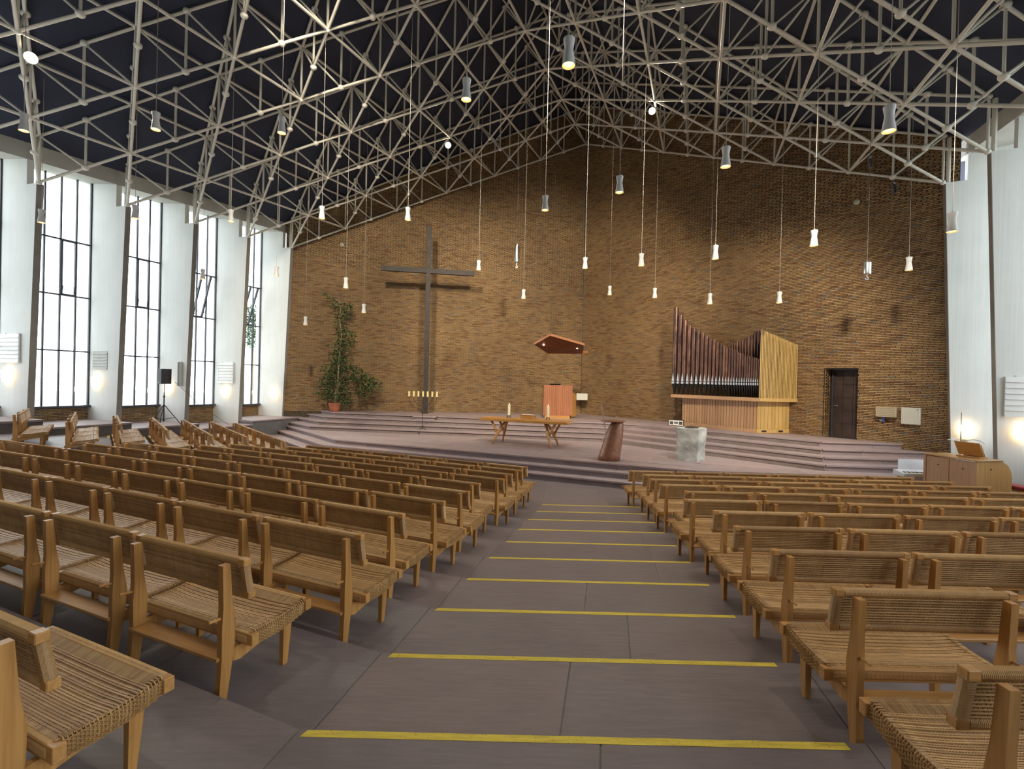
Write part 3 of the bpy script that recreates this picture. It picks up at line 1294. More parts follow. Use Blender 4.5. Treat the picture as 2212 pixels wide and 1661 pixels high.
for i in range(3):
    cl, cr = LO_CL[i], LO_CR[i]
    le = isect(cl, (-0.652, 0.758), (_sl.x, _sl.y), (CD.x, CD.y))
    le_w = isect(cl, (-0.652, 0.758), *_wl)
    if to_tc(*le_w)[0] > to_tc(*le)[0]:
        le = le_w
    re = isect(cr, (1.0, -0.03), *_wr)
    if re[0] > 11.0:
        re = (11.0, cr[1] - 0.03 * (11.0 - cr[0]))
    levels.append((ZLO[i], [le, cl, cr, re]))
def inward(q, poly):
    cx = sum(p[0] for p in poly) / len(poly)
    cy = sum(p[1] for p in poly) / len(poly)
    d = Vector((cx - q[0], cy - q[1]))
    return (q[0] + d.x / d.length * 0.07, q[1] + d.y / d.length * 0.07)


for z, ch in levels:
    poly = list(ch) + ([(ENDR.x, ENDR.y)] if ch[-1][1] < ENDR.y + 0.2 else []) + [(CORNER.x, CORNER.y)]
    if z <= 0.45:
        poly = list(ch) + [(ENDR.x, ENDR.y), (CORNER.x, CORNER.y), (ENDL.x, ENDL.y)]
    else:
        poly = list(ch) + [(CORNER.x, CORNER.y)]
    mb = MB()
    # inset core so that the stones stand proud
    mb.prism([inward(q, poly) for q in poly], 0.0, z - 0.037)
    part('step_core', mb, 'step_core', ap)
    rnd = random.Random(int(z * 100))
    for a, b in zip(ch[:-1], ch[1:]):
        A_, B_ = Vector((*a, 0)), Vector((*b, 0))
        d = (B_ - A_).normalized()
        nrm = Vector((d.y, -d.x, 0))          # outward, towards the nave
        ln = (B_ - A_).length
        x = 0.0
        while x < ln - 0.02:
            w = min(ln - x, 0.7 + 0.8 * rnd.random())
            if ln - x - w < 0.3:
                w = ln - x
            # riser stone
            p0, p1 = A_ + d * (x + 0.003), A_ + d * (x + w - 0.003)
            mb = MB()
            jut = -0.012 + 0.006 * rnd.random()
            mb.prism([(q.x, q.y) for q in (p0 + nrm * jut, p1 + nrm * jut, p1 - nrm * 0.06, p0 - nrm * 0.06)], z - 0.15, z - 0.038)
            part('riser_stone', mb, 'step_stone', ap)
            x += w
        x = 0.0
        while x < ln - 0.02:
            w = min(ln - x, 0.9 + 0.9 * rnd.random())
            if ln - x - w < 0.4:
                w = ln - x
            p0, p1 = A_ + d * (x + 0.003), A_ + d * (x + w - 0.003)
            mb = MB()
            tread = 0.62 if z > 0.61 or z < 0.44 else 0.5
            mb.prism([(q.x, q.y) for q in (p0 + nrm * 0.045, p1 + nrm * 0.045, p1 - nrm * tread, p0 - nrm * tread)], z - 0.038, z + 0.0008 * rnd.random())
            part('tread_stone', mb, 'step_stone', ap)
            x += w
# paving of the altar floor (z .45) and of the upper landing (z 1.05)
def pave(poly_ok, org, d, n, us, vs, z, lw, lh, seedv):
    rnd = random.Random(seedv)
    v = vs[0]
    while v < vs[1]:
        h = lh * (0.8 + 0.4 * rnd.random())
        u = us[0] - rnd.random() * lw
        while u < us[1]:
            w = lw * (0.6 + 0.8 * rnd.random())
            c = org + d * (u + w / 2) + n * (v + h / 2)
            cs_ = [org + d * a + n * b for a, b in ((u + .004, v + .004), (u + w - .004, v + .004), (u + w - .004, v + h - .004), (u + .004, v + h - .004))]
            if all(poly_ok(q.x, q.y) for q in cs_):
                mb = MB()
                mb.prism([(q.x, q.y) for q in cs_], z - 0.03, z + 0.0004 + 0.001 * rnd.random())
                part('paving_slab', mb, 'step_stone', ap)
            u += w
        v += h


def inside(poly):
    def f(x, y):
        n = len(poly)
        r_ = False
        j = n - 1
        for i in range(n):
            xi, yi = poly[i]
            xj, yj = poly[j]
            if (yi > y) != (yj > y) and x < (xj - xi) * (y - yi) / (yj - yi) + xi:
                r_ = not r_
            j = i
        return r_
    return f


alt_poly = [UP_CL[3], LO_CL[0], LO_CR[0], UP_CR[3], UP_B[3]]
pave(inside(alt_poly), Vector((-8, 15.6, 0)), TD, CD, (-2, 16), (-5, 8), 0.450, 1.3, 0.62, 11)
top_poly = [levels[0][1][0], UP_CL[0], UP_B[0], UP_CR[0], levels[0][1][4], (CORNER.x, CORNER.y)]
pave(inside(top_poly), Vector((-8, 18, 0)), TD, CD, (-2, 20), (-6, 8), 1.050, 1.4, 0.6, 12)
# bed for those slabs
for poly, z in ((alt_poly, 0.445), (top_poly, 1.045)):
    mb = MB()
    mb.prism(poly, z - 0.02, z)
    part('paving_bed', mb, 'step_stone', ap)

# pedestal in the steps that carries the cross
mb = MB()
mb.prism([(-3.80, 19.05), (-3.0, 19.05), (-2.95, 19.95), (-3.85, 19.95)], 0.58, 1.0)
ped = part('cross_pedestal', mb, 'step_stone')
tag(ped, 'reddish stone pedestal set into the altar steps under the cross', 'pedestal')
mb = MB()
mb.prism([(-3.86, 18.99), (-2.94, 18.99), (-2.92, 20.3), (-3.90, 20.3)], 1.0, 1.055)
part('cap_slab', mb, 'step_stone', ped)

# ------------------------------------------------------------------ yellow tape on the step edges
ORD = ['first', 'second', 'third', 'fourth', 'fifth', 'sixth', 'seventh', 'eighth', 'ninth', 'tenth', 'eleventh', 'twelfth']
STRIPS = [(-0.94, 1.64), (-0.73, 1.74), (-0.56, 1.85), (-0.38, 1.97), (-0.20, 2.08), (-0.02, 2.20), (0.16, 2.30), (0.33, 2.41), (0.51, 2.51), (0.67, 2.62)]
for i, (a, b) in enumerate(STRIPS):
    rnd = random.Random(i)
    v0, z = v_edge(i), zt_(i) + RT
    n = 24
    top, bot = [], []
    for k in range(n + 1):
        x = a + (b - a) * k / n
        top.append((x, v0 - 0.004 - 0.003 * rnd.random()))
        bot.append((x, v0 - 0.050 - 0.002 * rnd.random()))
    bot[0] = (a - 0.02, bot[0][1])
    mb = MB()
    for k in range(n):
        mb.prism([bot[k], bot[k + 1], top[k + 1], top[k]], z + 0.0005, z + 0.0018)
    o = part('step_tape', mb, 'yellow_tape')
    lab = 'yellow tape strip across the aisle on the step nearest the viewer' if i == 0 else ('yellow tape strip across the aisle on the last step before the altar' if i == 9 else 'yellow tape strip across the aisle, %s step from the viewer' % ORD[i])
    tag(o, lab, 'tape', 'yellow tape strips on the aisle steps')

# ------------------------------------------------------------------ space frame
frame = thing('space_frame', 'cream steel tube space frame with ball nodes under the dark ceiling', 'roof frame')


def nd(side, j, k, top):
    t = side * WH * j / 6
    c = -(SB * j + LB * k)
    z = zbot(t, c)
    if top:
        z += 1.2 + 0.55 * (1 - j / 6)
    return T(t, c, z)


def seen(p, mrg=140):
    q = project(p)
    return q is not None and -mrg < q[0] < 2212 + mrg and -mrg < q[1] < 1661 + mrg


members = {'bottom_chord': {}, 'top_chord': {}, 'post': {}, 'diagonal': {}}
nodes = {}


def key(side, j, k, top):
    s = 0 if j == 0 else side
    return (s, round(j * 2), round((k) * 2), top)


def memb(kind, a, b):
    ka, kb = key(*a), key(*b)
    if ka == kb:
        return
    kk = (min(ka, kb), max(ka, kb))
    if kk in members[kind]:
        return
    pa, pb = nd(*a), nd(*b)
    if not (seen(pa) or seen(pb)):
        return
    members[kind][kk] = (pa, pb)
    nodes[ka] = pa
    nodes[kb] = pb


KM = 9
for side in (-1, 1):
    for k in range(0, KM):
        # family a: parallel to the altar wall on this side
        for h in range(12):
            j0, j1 = h / 2, (h + 1) / 2
            for top in (0, 1):
                memb('top_chord' if top else 'bottom_chord', (side, j0, k, top), (side, j1, k, top))
            memb('post', (side, j0, k, 0), (side, j0, k, 1))
            memb('post', (side, j1, k, 0), (side, j1, k, 1))
            # diagonals fall towards the ridge
            memb('diagonal', (side, j1, k, 1), (side, j0, k, 0))
    for kend in range(-6, KM):
        # family b: from the eaves (6,kend) towards the ridge, one bay nearer the viewer per step
        for h in range(12):
            j1, j0 = 6 - h / 2, 6 - (h + 1) / 2
            k1, k0 = kend + h / 2, kend + (h + 1) / 2
            if k1 < 0:
                continue
            for top in (0, 1):
                memb('top_chord' if top else 'bottom_chord', (side, j1, k1, top), (side, j0, k0, top))
            memb('post', (side, j0, k0, 0), (side, j0, k0, 1))
            memb('diagonal', (side, j1, k1, 1), (side, j0, k0, 0))
    for j in range(0, 6):
        for k in range(0, KM):
            for top in (0, 1):
                memb('top_chord' if top else 'bottom_chord', (side, j, k, top), (side, j, k + 1, top))

RAD = {'bottom_chord': 0.036, 'top_chord': 0.036, 'post': 0.030, 'diagonal': 0.026}
unit = {}
for kind, r_ in RAD.items():
    mb = MB()
    mb.tube((0, 0, 0), (0, 0, 1), r_, n=8, cap=False)
    unit[kind] = mb.mesh(kind, 'truss_paint', True)


def place_member(kind, pa, pb, par):
    o = link(kind, unit[kind], par)
    d = pb - pa
    o.location = pa
    o.rotation_mode = 'QUATERNION'
    o.rotation_quaternion = Vector((0, 0, 1)).rotation_difference(d.normalized())
    o.scale = (1, 1, d.length)
    return o


for kind, dct in members.items():
    lst = []
    for pa, pb in dct.values():
        qa, qb = project(pa), project(pb)
        ln = 0 if not (qa and qb) else min(400, math.hypot(qa[0] - qb[0], qa[1] - qb[1])) * (1 if seen((pa + pb) / 2, 0) else 0.01)
        lst.append((ln, len(lst), pa, pb))
    lst.sort(key=lambda e: -e[0])
    for ln, _, pa, pb in lst[:300]:
        place_member(kind, pa, pb, frame)
    if len(lst) > 300:
        mb = MB()
        for ln, _, pa, pb in lst[300:]:
            mb.tube(pa, pb, RAD[kind], n=6, cap=False)
        part(kind + '_rest', mb, 'truss_paint', frame, True, kind='stuff')
mb = MB()
mb.ball((0, 0, 0), 0.088, 12, 0.85)
ball_me = mb.mesh('node', 'truss_node', True)
mb = MB()
mb.ball((0, 0, 0), 0.068, 10, 0.9)
ball_s = mb.mesh('node', 'truss_node', True)
nl = []
for kk, p in nodes.items():
    q = project(p)
    if q:
        half = (kk[1] % 2 == 1)
        nl.append((q[2] + (0 if seen(p, 0) else 100), kk, p, half))
nl.sort(key=lambda e: e[0])
for d_, kk, p, half in nl[:300]:
    link('node', ball_me if half else ball_s, frame, p)
mb = MB()
for d_, kk, p, half in nl[300:]:
    mb.ball(p, 0.085 if half else 0.066, 8)
if mb.v:
    part('node_rest', mb, 'truss_node', frame, True, kind='stuff')

# ------------------------------------------------------------------ woven cane benches
# local: x along the bench, +y the way the sitter faces, z up, origin on the floor between the rear feet
HB = 0.475          # half length


def strand(mb, pts, w, th):
    """flat four-sided strand through the points"""
    mb.sweep(pts, w / 2, 4, True, th / w)


def wound(mb, p0, p1, ry, rz, pitch=0.0065, axis='x', tiltm=None):
    """rail wrapped in cane: ridged rounded sleeve"""
    P0, P1 = Vector(p0), Vector(p1)
    L_ = (P1 - P0).length
    n = max(6, int(L_ / pitch))
    d = (P1 - P0).normalized()
    a = Vector((0, 1, 0)) if abs(d.y) < 0.9 else Vector((1, 0, 0))
    if abs(d.x) < 0.5:
        a = Vector((1, 0, 0))
    b = d.cross(a).normalized()
    a = b.cross(d).normalized()
    prof = []
    for k in range(10):
        w = 2 * PI * (k + 0.5) / 10
        cx, cy = math.cos(w), math.sin(w)
        s = (abs(cx) ** 4 + abs(cy) ** 4) ** -0.25
        prof.append((cx * s * 0.97, cy * s * 0.97))
    vs, fs = [], []
    rows = 2 * n + 1
    for i in range(rows):
        p = P0 + d * (L_ * i / (rows - 1))
        k = 1.0 if i % 2 else 0.93
        for cx, cy in prof:
            vs.append(p + a * cx * ry * k + b * cy * rz * k)
    m_ = len(prof)
    for i in range(rows - 1):
        for k in range(m_):
            k2 = (k + 1) % m_
            fs.append((i * m_ + k, (i + 1) * m_ + k, (i + 1) * m_ + k2, i * m_ + k2))
    fs.append(list(range(m_)))
    fs.append(list(range((rows - 1) * m_, rows * m_))[::-1])
    mb.add(vs, fs)


RY, RZ_ = 0.125, 0.312     # rear seat rail centre
FY, FZ_ = 0.505, 0.348     # front seat rail centre
BBY, BBZ = 0.112, 0.565    # backrest bottom rail
BTY, BTZ = 0.078, 0.752    # backrest top rail


def seat_point(x, s):
    y = RY + (FY - RY) * s
    z = RZ_ + (FZ_ - RZ_) * s + 0.036
    sag = 0.030 * math.sin(PI * s) * (1 - (abs(x) / HB) ** 4 * 0.75)
    return y, z - sag


def mk_seat_weave():
    mb = MB()
    n = 146
    for i in range(n):
        x = -0.445 + 0.89 * (i + 0.5) / n
        pts = []
        for k in range(27):
            s = k / 26
            y, z = seat_point(x, s)
            zz = z
            if 0.06 < s < 0.84:
                ph = (s - 0.06) / 0.78 * 11
                zz += 0.0035 * math.sin(PI * ph * 1.0 + (PI if i % 2 else 0))
            pts.append((x, y, zz))
        strand(mb, pts, 0.0044, 0.0022)
    for r_ in range(11):
        s = 0.06 + 0.78 * (r_ + 0.5) / 11
        for dy in (-0.006, 0.006):
            pts = []
            for k in range(19):
                x = -0.45 + 0.90 * k / 18
                y, z = seat_point(x, s)
                pts.append((x, y + dy, z + 0.0005))
            mb.sweep(pts, 0.0052, 5, True, 0.8)
    return mb


def mk_apron(sg):
    mb = MB()
    x0 = sg * 0.452
    n = 26
    for i in range(n):
        s = 0.05 + 0.90 * i / (n - 1)
        y, z = seat_point(x0, s)
        dr_ = 0.066 + 0.012 * math.sin(PI * s)
        mb.sweep([(x0 - sg * 0.03, y, z + 0.003), (x0 - sg * 0.004, y, z + 0.004), (x0 + sg * 0.006, y, z - 0.008), (x0 + sg * 0.007, y, z - dr_ * 0.5), (x0 + sg * 0.002, y, z - dr_)], 0.0034, 5)
    for r_ in range(9):
        pts = []
        for k in range(2 * n - 1):
            s = 0.05 + 0.90 * k / (2 * n - 2)
            y, z = seat_point(x0, s)
            dr_ = 0.066 + 0.012 * math.sin(PI * s)
            ph = (k // 2 + r_) % 2
            off = 0.0045 * (1 if ph else -1) * (1 if k % 2 == 0 else 0)
            pts.append((x0 + sg * (0.005 + off), y, z - 0.008 - (dr_ - 0.008) * r_ / 8))
        mb.sweep(pts, 0.0030, 4)
    return mb


def back_point(h):
    return BBY + (BTY - BBY) * h, BBZ + (BTZ - BBZ) * h


def mk_back_weave():
    mb = MB()
    n = 104
    for i in range(n):
        x = -0.415 + 0.83 * (i + 0.5) / n
        for fr in (-0.010, 0.014):
            pts = []
            for k in range(11):
                h = 0.02 + 0.96 * k / 10
                y, z = back_point(h)
                pts.append((x, y + fr + 0.0025 * (1 if (k + i) % 2 else -1), z))
            strand(mb, pts, 0.0046, 0.0024)
    for r_ in range(11):
        h = 0.14 + 0.78 * r_ / 10
        y, z = back_point(h)
        for fr in (-0.010, 0.014):
            mb.sweep([(-0.416, y + fr, z), (0, y + fr, z), (0.416, y + fr, z)], 0.0046, 5)
    return mb


def mk_rear_leg(sg):
    # tapered plank: profile in y/z
    x0 = sg * 0.372
    prof = [(-0.022, 0.0), (0.022, 0.0), (0.066, 0.30), (0.068, 0.42), (0.046, 0.55), (0.030, 0.750), (-0.014, 0.750), (-0.006, 0.52), (-0.012, 0.40), (-0.010, 0.25)]
    mb = MB()
    mb.extr([(x0 - 0.019, y, z) for y, z in prof], (0.038, 0, 0))
    return mb


def mk_front_leg(sg):
    x0 = sg * 0.372
    mb = MB()
    vs = []
    for z, w, d, y in ((0.0, 0.030, 0.034, 0.415), (0.315, 0.040, 0.066, 0.43)):
        for sx, sy in ((-1, -1), (1, -1), (1, 1), (-1, 1)):
            vs.append((x0 + sx * w / 2, y + sy * d / 2, z))
    mb.add(vs, [(0, 3, 2, 1), (4, 5, 6, 7), (0, 1, 5, 4), (1, 2, 6, 5), (2, 3, 7, 6), (3, 0, 4, 7)])
    return mb


def mk_side_rail(sg):
    x0 = sg * 0.372
    mb = MB()
    mb.extr([(x0 - 0.015, y, z) for y, z in ((0.06, 0.205), (0.10, 0.195), (0.43, 0.262), (0.43, 0.305), (0.06, 0.272))], (0.03, 0, 0))
    return mb


def mk_shelf():
    mb = MB()
    mb.bbox((0, 0.030, 0.243), (0.75, 0.115, 0.020), 0.003)
    return mb


def mk_peg(sg):
    x0 = sg * 0.372
    mb = MB()
    mb.tube((x0, 0.0, 0.462), (x0, -0.075, 0.468), 0.0075, n=8)
    return mb


def mk_seat_rail(y, z):
    mb = MB()
    mb.bbox((0, y, z), (2 * HB, 0.044, 0.062), 0.003)
    return mb


def mk_rail_wrap(y, z):
    mb = MB()
    wound(mb, (-0.432, y, z), (0.432, y, z), 0.027, 0.037)
    return mb


def mk_back_frame():
    mb = MB()
    for sx in (-1, 1):
        for (y, z) in ((BBY, BBZ), (BTY, BTZ)):
            mb.bbox((sx * 0.436, y, z), (0.048, 0.046, 0.040), 0.004)
        a, b = (sx * 0.436, BBY, BBZ), (sx * 0.436, BTY, BTZ)
        mb.tube(a, b, 0.016, n=6)
    for (y, z) in ((BBY, BBZ), (BTY, BTZ)):
        mb.bbox((0, y, z), (0.88, 0.034, 0.030), 0.003)
    return mb


def mk_back_wrap(y, z):
    mb = MB()
    wound(mb, (-0.412, y, z), (0.412, y, z), 0.024, 0.021)
    return mb


def mk_post_wrap(sx):
    mb = MB()
    wound(mb, (sx * 0.436, BBY - 0.004, BBZ + 0.020), (sx * 0.436, BTY + 0.004, BTZ - 0.020), 0.023, 0.023, 0.006)
    return mb


BP = {
    'leg_rl': ('leg', mk_rear_leg(-1).mesh('leg', 'bench_wood')), 'leg_rr': ('leg', mk_rear_leg(1).mesh('leg', 'bench_wood')),
    'leg_fl': ('leg', mk_front_leg(-1).mesh('leg', 'bench_wood')), 'leg_fr': ('leg', mk_front_leg(1).mesh('leg', 'bench_wood')),
    'sr_l': ('side_rail', mk_side_rail(-1).mesh('side_rail', 'bench_wood')), 'sr_r': ('side_rail', mk_side_rail(1).mesh('side_rail', 'bench_wood')),
    'shelf': ('rear_shelf', mk_shelf().mesh('rear_shelf', 'bench_wood_x')),
    'peg_l': ('peg', mk_peg(-1).mesh('peg', 'bench_wood_x')), 'peg_r': ('peg', mk_peg(1).mesh('peg', 'bench_wood_x')),
    'rail_r': ('seat_rail', mk_seat_rail(RY, RZ_).mesh('seat_rail', 'bench_wood_x')), 'rail_f': ('seat_rail', mk_seat_rail(FY, FZ_).mesh('seat_rail', 'bench_wood_x')),
    'wrap_r': ('rail_winding', mk_rail_wrap(RY, RZ_).mesh('rail_winding', 'cane')), 'wrap_f': ('rail_winding', mk_rail_wrap(FY, FZ_).mesh('rail_winding', 'cane')),
    'seat': ('seat_weave', mk_seat_weave().mesh('seat_weave', 'cane')),
    'apr_l': ('seat_apron', mk_apron(-1).mesh('seat_apron', 'cane')), 'apr_r': ('seat_apron', mk_apron(1).mesh('seat_apron', 'cane')),
    'bframe': ('back_frame', mk_back_frame().mesh('back_frame', 'bench_wood_x')),
    'bw_t': ('back_winding', mk_back_wrap(BTY, BTZ).mesh('back_winding', 'cane')), 'bw_b': ('back_winding', mk_back_wrap(BBY, BBZ).mesh('back_winding', 'cane')),
    'pw_l': ('post_winding', mk_post_wrap(-1).mesh('post_winding', 'cane')), 'pw_r': ('post_winding', mk_post_wrap(1).mesh('post_winding', 'cane')),
    'bweave': ('back_weave', mk_back_weave().mesh('back_weave', 'cane')),
}
# the far version: same shapes gathered into fewer parts
_seat = MB()
for m_ in (mk_seat_weave(), mk_apron(-1), mk_apron(1), mk_rail_wrap(RY, RZ_), mk_rail_wrap(FY, FZ_)):
    _seat.join(m_, 0)
for m_ in (mk_seat_rail(RY, RZ_), mk_seat_rail(FY, FZ_), mk_side_rail(-1), mk_side_rail(1)):
    _seat.join(m_, 1)
_back = MB()
for m_ in (mk_back_weave(), mk_back_wrap(BTY, BTZ), mk_back_wrap(BBY, BBZ), mk_post_wrap(-1), mk_post_wrap(1)):
    _back.join(m_, 0)
_back.join(mk_back_frame(), 1)
FP = {'seat': ('seat', _seat.mesh('seat', ['cane', 'bench_wood_x'])), 'back': ('backrest', _back.mesh('backrest', ['cane', 'bench_wood_x']))}
for k_ in ('leg_rl', 'leg_rr', 'leg_fl', 'leg_fr', 'shelf'):
    FP[k_] = BP[k_]


def bench(p, rz, z, label, group, sx=1.0, near=True):
    t = thing('cane_bench', label, 'bench', (p.x, p.y, z), rz, group)
    t.scale = (sx, 1, 1)
    for nm, me in (BP if near else FP).values():
        o = bpy.data.objects.new(nm, me)
        COL.objects.link(o)
        o.parent = t
    return t


def bench_visible(p, z):
    # any corner of the bench in the frame
    q = project((p.x, p.y, z + 0.5))
    return q is not None and -230 < q[0] < 2212 + 230 and q[1] < 1661 + 500


def row_words(i):
    return ['front', 'second', 'third', 'fourth', 'fifth', 'sixth', 'seventh', 'eighth', 'ninth', 'tenth', 'eleventh'][i]


# right of the aisle
RSTART = {-1: 1.53, 0: 1.64, 1: 1.76, 2: 1.88, 3: 2.04, 4: 2.03, 5: 2.33, 6: 2.24, 7: 2.32, 8: 2.43, 9: 2.37}
RP = 0.958
for i in range(-1, 10):
    for n in range(6):
        x = RSTART[i] + 0.475 + RP * n
        p = Vector((x, v_edge(i) + 0.045 + 0.01 * random.uniform(-1, 1), 0))
        if not bench_visible(p, zt_(i)):
            continue
        bench(p, random.uniform(-0.008, 0.008), zt_(i), 'cane bench right of the aisle, %s row, %s' % (row_words(9 - i), 'beside the aisle' if n == 0 else ORD[n] + ' from the aisle'), 'benches right of the aisle', 1.0, i <= 4)
# left of the aisle
LEND = {0: (-1.44, 2.57), 1: (-1.08, 3.15), 2: (-0.98, 3.98), 3: (-0.72, 4.80), 4: (-0.51, 5.68), 5: (-0.47, 6.46), 6: (-0.13, 7.23), 7: (-0.02, 8.02), 8: (0.22, 8.95), 9: (0.30, 9.70)}
LN = {-1: 3, 0: 6, 1: 8, 2: 10, 3: 10, 4: 8, 5: 8, 6: 7, 7: 7, 8: 6, 9: 6}
LP = 1.005
for i in range(-1, 10):
    e = kink1(i) + NL_ * 0.045
    if i in LEND:
        q = Vector((*LEND[i], 0))
        a0 = (q - e).dot(DIRL)
    else:
        a0 = 0.50
        e = kink1(i) - NL_ * 0.10
    for n in range(LN[i]):
        p = e + DIRL * (a0 + 0.49 + LP * n) + NL_ * 0.01 * random.uniform(-1, 1)
        if not bench_visible(p, zt_(i)):
            continue
        bench(p, -TH1 + random.uniform(-0.01, 0.01), zt_(i), 'cane bench left of the aisle, %s row, %s' % (row_words(9 - i), 'beside the aisle' if n == 0 else ORD[n] + ' from the aisle'), 'benches left of the aisle', 1.035, i <= 4)
# beside the windows
FSTART = [-19.5, -18.8, -18.3, -17.7, -17.2, -16.7, -16.3]
FN = [6, 5, 5, 4, 3, 3, 2]
for m_ in range(7):
    for n in range(FN[m_]):
        p = fpt(nf_(m_) + 0.05, FSTART[m_] + 0.5 + 1.02 * n)
        bench(p, -TH2 + random.uniform(-0.01, 0.01), zf_(m_), 'cane bench in the window-side block, %s row, %s from the windows' % (row_words(m_), ORD[n]), 'benches in the window-side block', 1.035, False)
# tape on the step edges beside the window wall
for m_ in range(1, 6):
    n0, z = nf_(m_), zf_(m_)
    a0 = FSTART[m_] - 0.15
    q = [fpt(n0 - 0.004, a0), fpt(n0 - 0.004, a0 - 0.95), fpt(n0 - 0.06, a0 - 0.95), fpt(n0 - 0.06, a0)]
    mb = MB()
    z2 = zf_(m_ + 1)
    mb.prism([(v.x, v.y) for v in q], z2 + 0.0005, z2 + 0.002)
    o = part('step_tape', mb, 'yellow_tape')
    tag(o, 'short yellow tape strip by the window wall behind the %s window-side row' % row_words(m_), 'tape', 'yellow tape strips by the window wall')

# ------------------------------------------------------------------ pendant lamps
PEND = [  # x, y, z of the lower rim, label tail
    (0.56, 5.61, 6.14, 'white hourglass pendant lamp hanging highest in view, near the roof ridge'),
    (-0.80, 7.40, 6.75, 'white hourglass pendant lamp among the roof tubes, upper middle left'),
    (1.96, 9.30, 6.15, 'white hourglass pendant lamp just below the roof frame, right of the corner'),
    (0.62, 10.50, 6.20, 'white hourglass pendant lamp just below the roof frame, left of the corner'),
    (3.31, 7.75, 5.99, 'white hourglass pendant lamp overlapping the roof frame edge above the organ'),
    (4.58, 6.03, 5.70, 'large white hourglass pendant lamp before the roof frame, top right'),
    (7.11, 7.94, 5.11, 'white hourglass pendant lamp in front of the right concrete fin'),
    (9.40, 11.62, 5.38, 'white hourglass pendant lamp at the right end of the brick wall'),
    (6.04, 9.86, 5.39, 'white hourglass pendant lamp high above the metal door'),
    (7.39, 13.56, 4.86, 'white hourglass pendant lamp just above the right end of the organ'),
    (5.95, 14.79, 5.00, 'white hourglass pendant lamp above the middle of the organ'),
    (4.61, 11.22, 5.43, 'white hourglass pendant lamp high above the left half of the organ'),
    (3.25, 12.52, 5.55, 'white hourglass pendant lamp in the upper row, second right of the corner'),
    (4.70, 16.27, 5.41, 'white hourglass pendant lamp in the lower row, left of the organ'),
    (3.36, 17.13, 5.62, 'white hourglass pendant lamp in the lower row, nearest right of the corner'),
    (2.04, 14.15, 5.83, 'white hourglass pendant lamp hanging exactly before the wall corner'),
    (0.33, 17.13, 5.42, 'white hourglass pendant lamp above the left side of the pulpit canopy'),
    (-1.21, 16.27, 6.19, 'white hourglass pendant lamp beside the right arm of the cross'),
    (-5.28, 17.13, 4.78, 'white hourglass pendant lamp right of the tall plant'),
    (-5.12, 14.79, 5.21, 'white hourglass pendant lamp above the top of the tall plant'),
    (-7.73, 18.08, 4.40, 'white hourglass pendant lamp left of the tall plant'),
    (-7.59, 15.50, 5.65, 'white hourglass pendant lamp before the last left fin by the brick wall'),
    (-2.78, 12.52, 6.58, 'white hourglass pendant lamp upper left of the cross top'),
    (-4.99, 12.52, 6.56, 'white hourglass pendant lamp at the left end of the brick wall top'),
    (-7.62, 13.02, 6.58, 'white hourglass pendant lamp over the eaves beam between the two far windows'),
    (-9.09, 11.62, 6.16, 'white hourglass pendant lamp in front of the second window top'),
    (-9.90, 15.45, 5.50, 'white hourglass pendant lamp in front of the third window sash'),
    (-4.51, 9.30, 7.12, 'white hourglass pendant lamp among the left roof tubes, rightmost of three'),
    (-6.54, 8.80, 6.88, 'white hourglass pendant lamp among the left roof tubes, middle of three'),
    (-8.92, 8.80, 6.80, 'white hourglass pendant lamp among the left roof tubes, leftmost of three'),
    (-11.3, 11.60, 6.00, 'white hourglass pendant lamp beside the first window, far left'),
    # added lamps of the same kind, out of view, brightening the near rows
    (-2.4, 3.2, 6.3, 'white hourglass pendant lamp above the nearest left benches, added out of view'),
    (2.7, 3.4, 6.3, 'white hourglass pendant lamp above the nearest right benches, added out of view'),
    (5.2, 3.6, 6.0, 'white hourglass pendant lamp above the second bench rank on the right, added out of view'),
    (-5.6, 4.6, 6.4, 'white hourglass pendant lamp above the middle of the near left rows, added out of view'),
    (0.6, 1.4, 6.4, 'white hourglass pendant lamp above the viewer, added out of view'),
    (7.4, 4.6, 5.8, 'white hourglass pendant lamp by the right wall above the near rows, added out of view'),
]
PH = 0.31
mb = MB()
mb.lathe([(0.0005, PH), (0.066, PH), (0.068, PH - 0.01), (0.052, PH * 0.66), (0.050, PH * 0.60), (0.055, PH * 0.5), (0.078, 0.0), (0.074, 0.0), (0.056, 0.09), (0.0005, 0.09)], n=24)
pend_body = mb.mesh('shade', 'lamp_white', False)
mb = MB()
mb.lathe([(0.0005, 0.028), (0.048, 0.030), (0.058, 0.024), (0.050, 0.014), (0.0005, 0.012)], n=20)
pend_bulb = mb.mesh('bulb', 'bulb_glow', True)
mb = MB()
mb.lathe([(0.0005, 0.0), (0.012, 0.0), (0.010, 0.035), (0.0005, 0.04)], n=10)
pend_knob = mb.mesh('cord_grip', 'cable_light', True)
mb = MB()
mb.tube((0, 0, 0), (0, 0, 1), 0.0045, n=6)
pend_cord = mb.mesh('cord', 'cable_light')
for x, y, z, lab in PEND:
    t = thing('pendant_lamp', lab, 'lamp', (x, y, z), 0, 'hourglass pendant lamps')
    o = link('shade', pend_body, t)
    auto_smooth(o, 50)
    link('bulb', pend_bulb, t)
    link('cord_grip', pend_knob, t, (0, 0, PH))
    tt, cc = to_tc(x, y)
    link('cord', pend_cord, t, (0, 0, PH + 0.03), None, (1, 1, zceil(tt, cc) - z - PH - 0.03))
    ld = bpy.data.lights.new('pendant_light', 'SPOT')
    ld.energy = PEND_W
    ld.color = (1.0, 0.88, 0.72)
    ld.spot_size = math.radians(100)
    ld.spot_blend = 0.8
    ld.shadow_soft_size = 0.05
    lo = bpy.data.objects.new('pendant_light', ld)
    COL.objects.link(lo)
    lo.parent = t
    lo.location = (0, 0, 0.005)

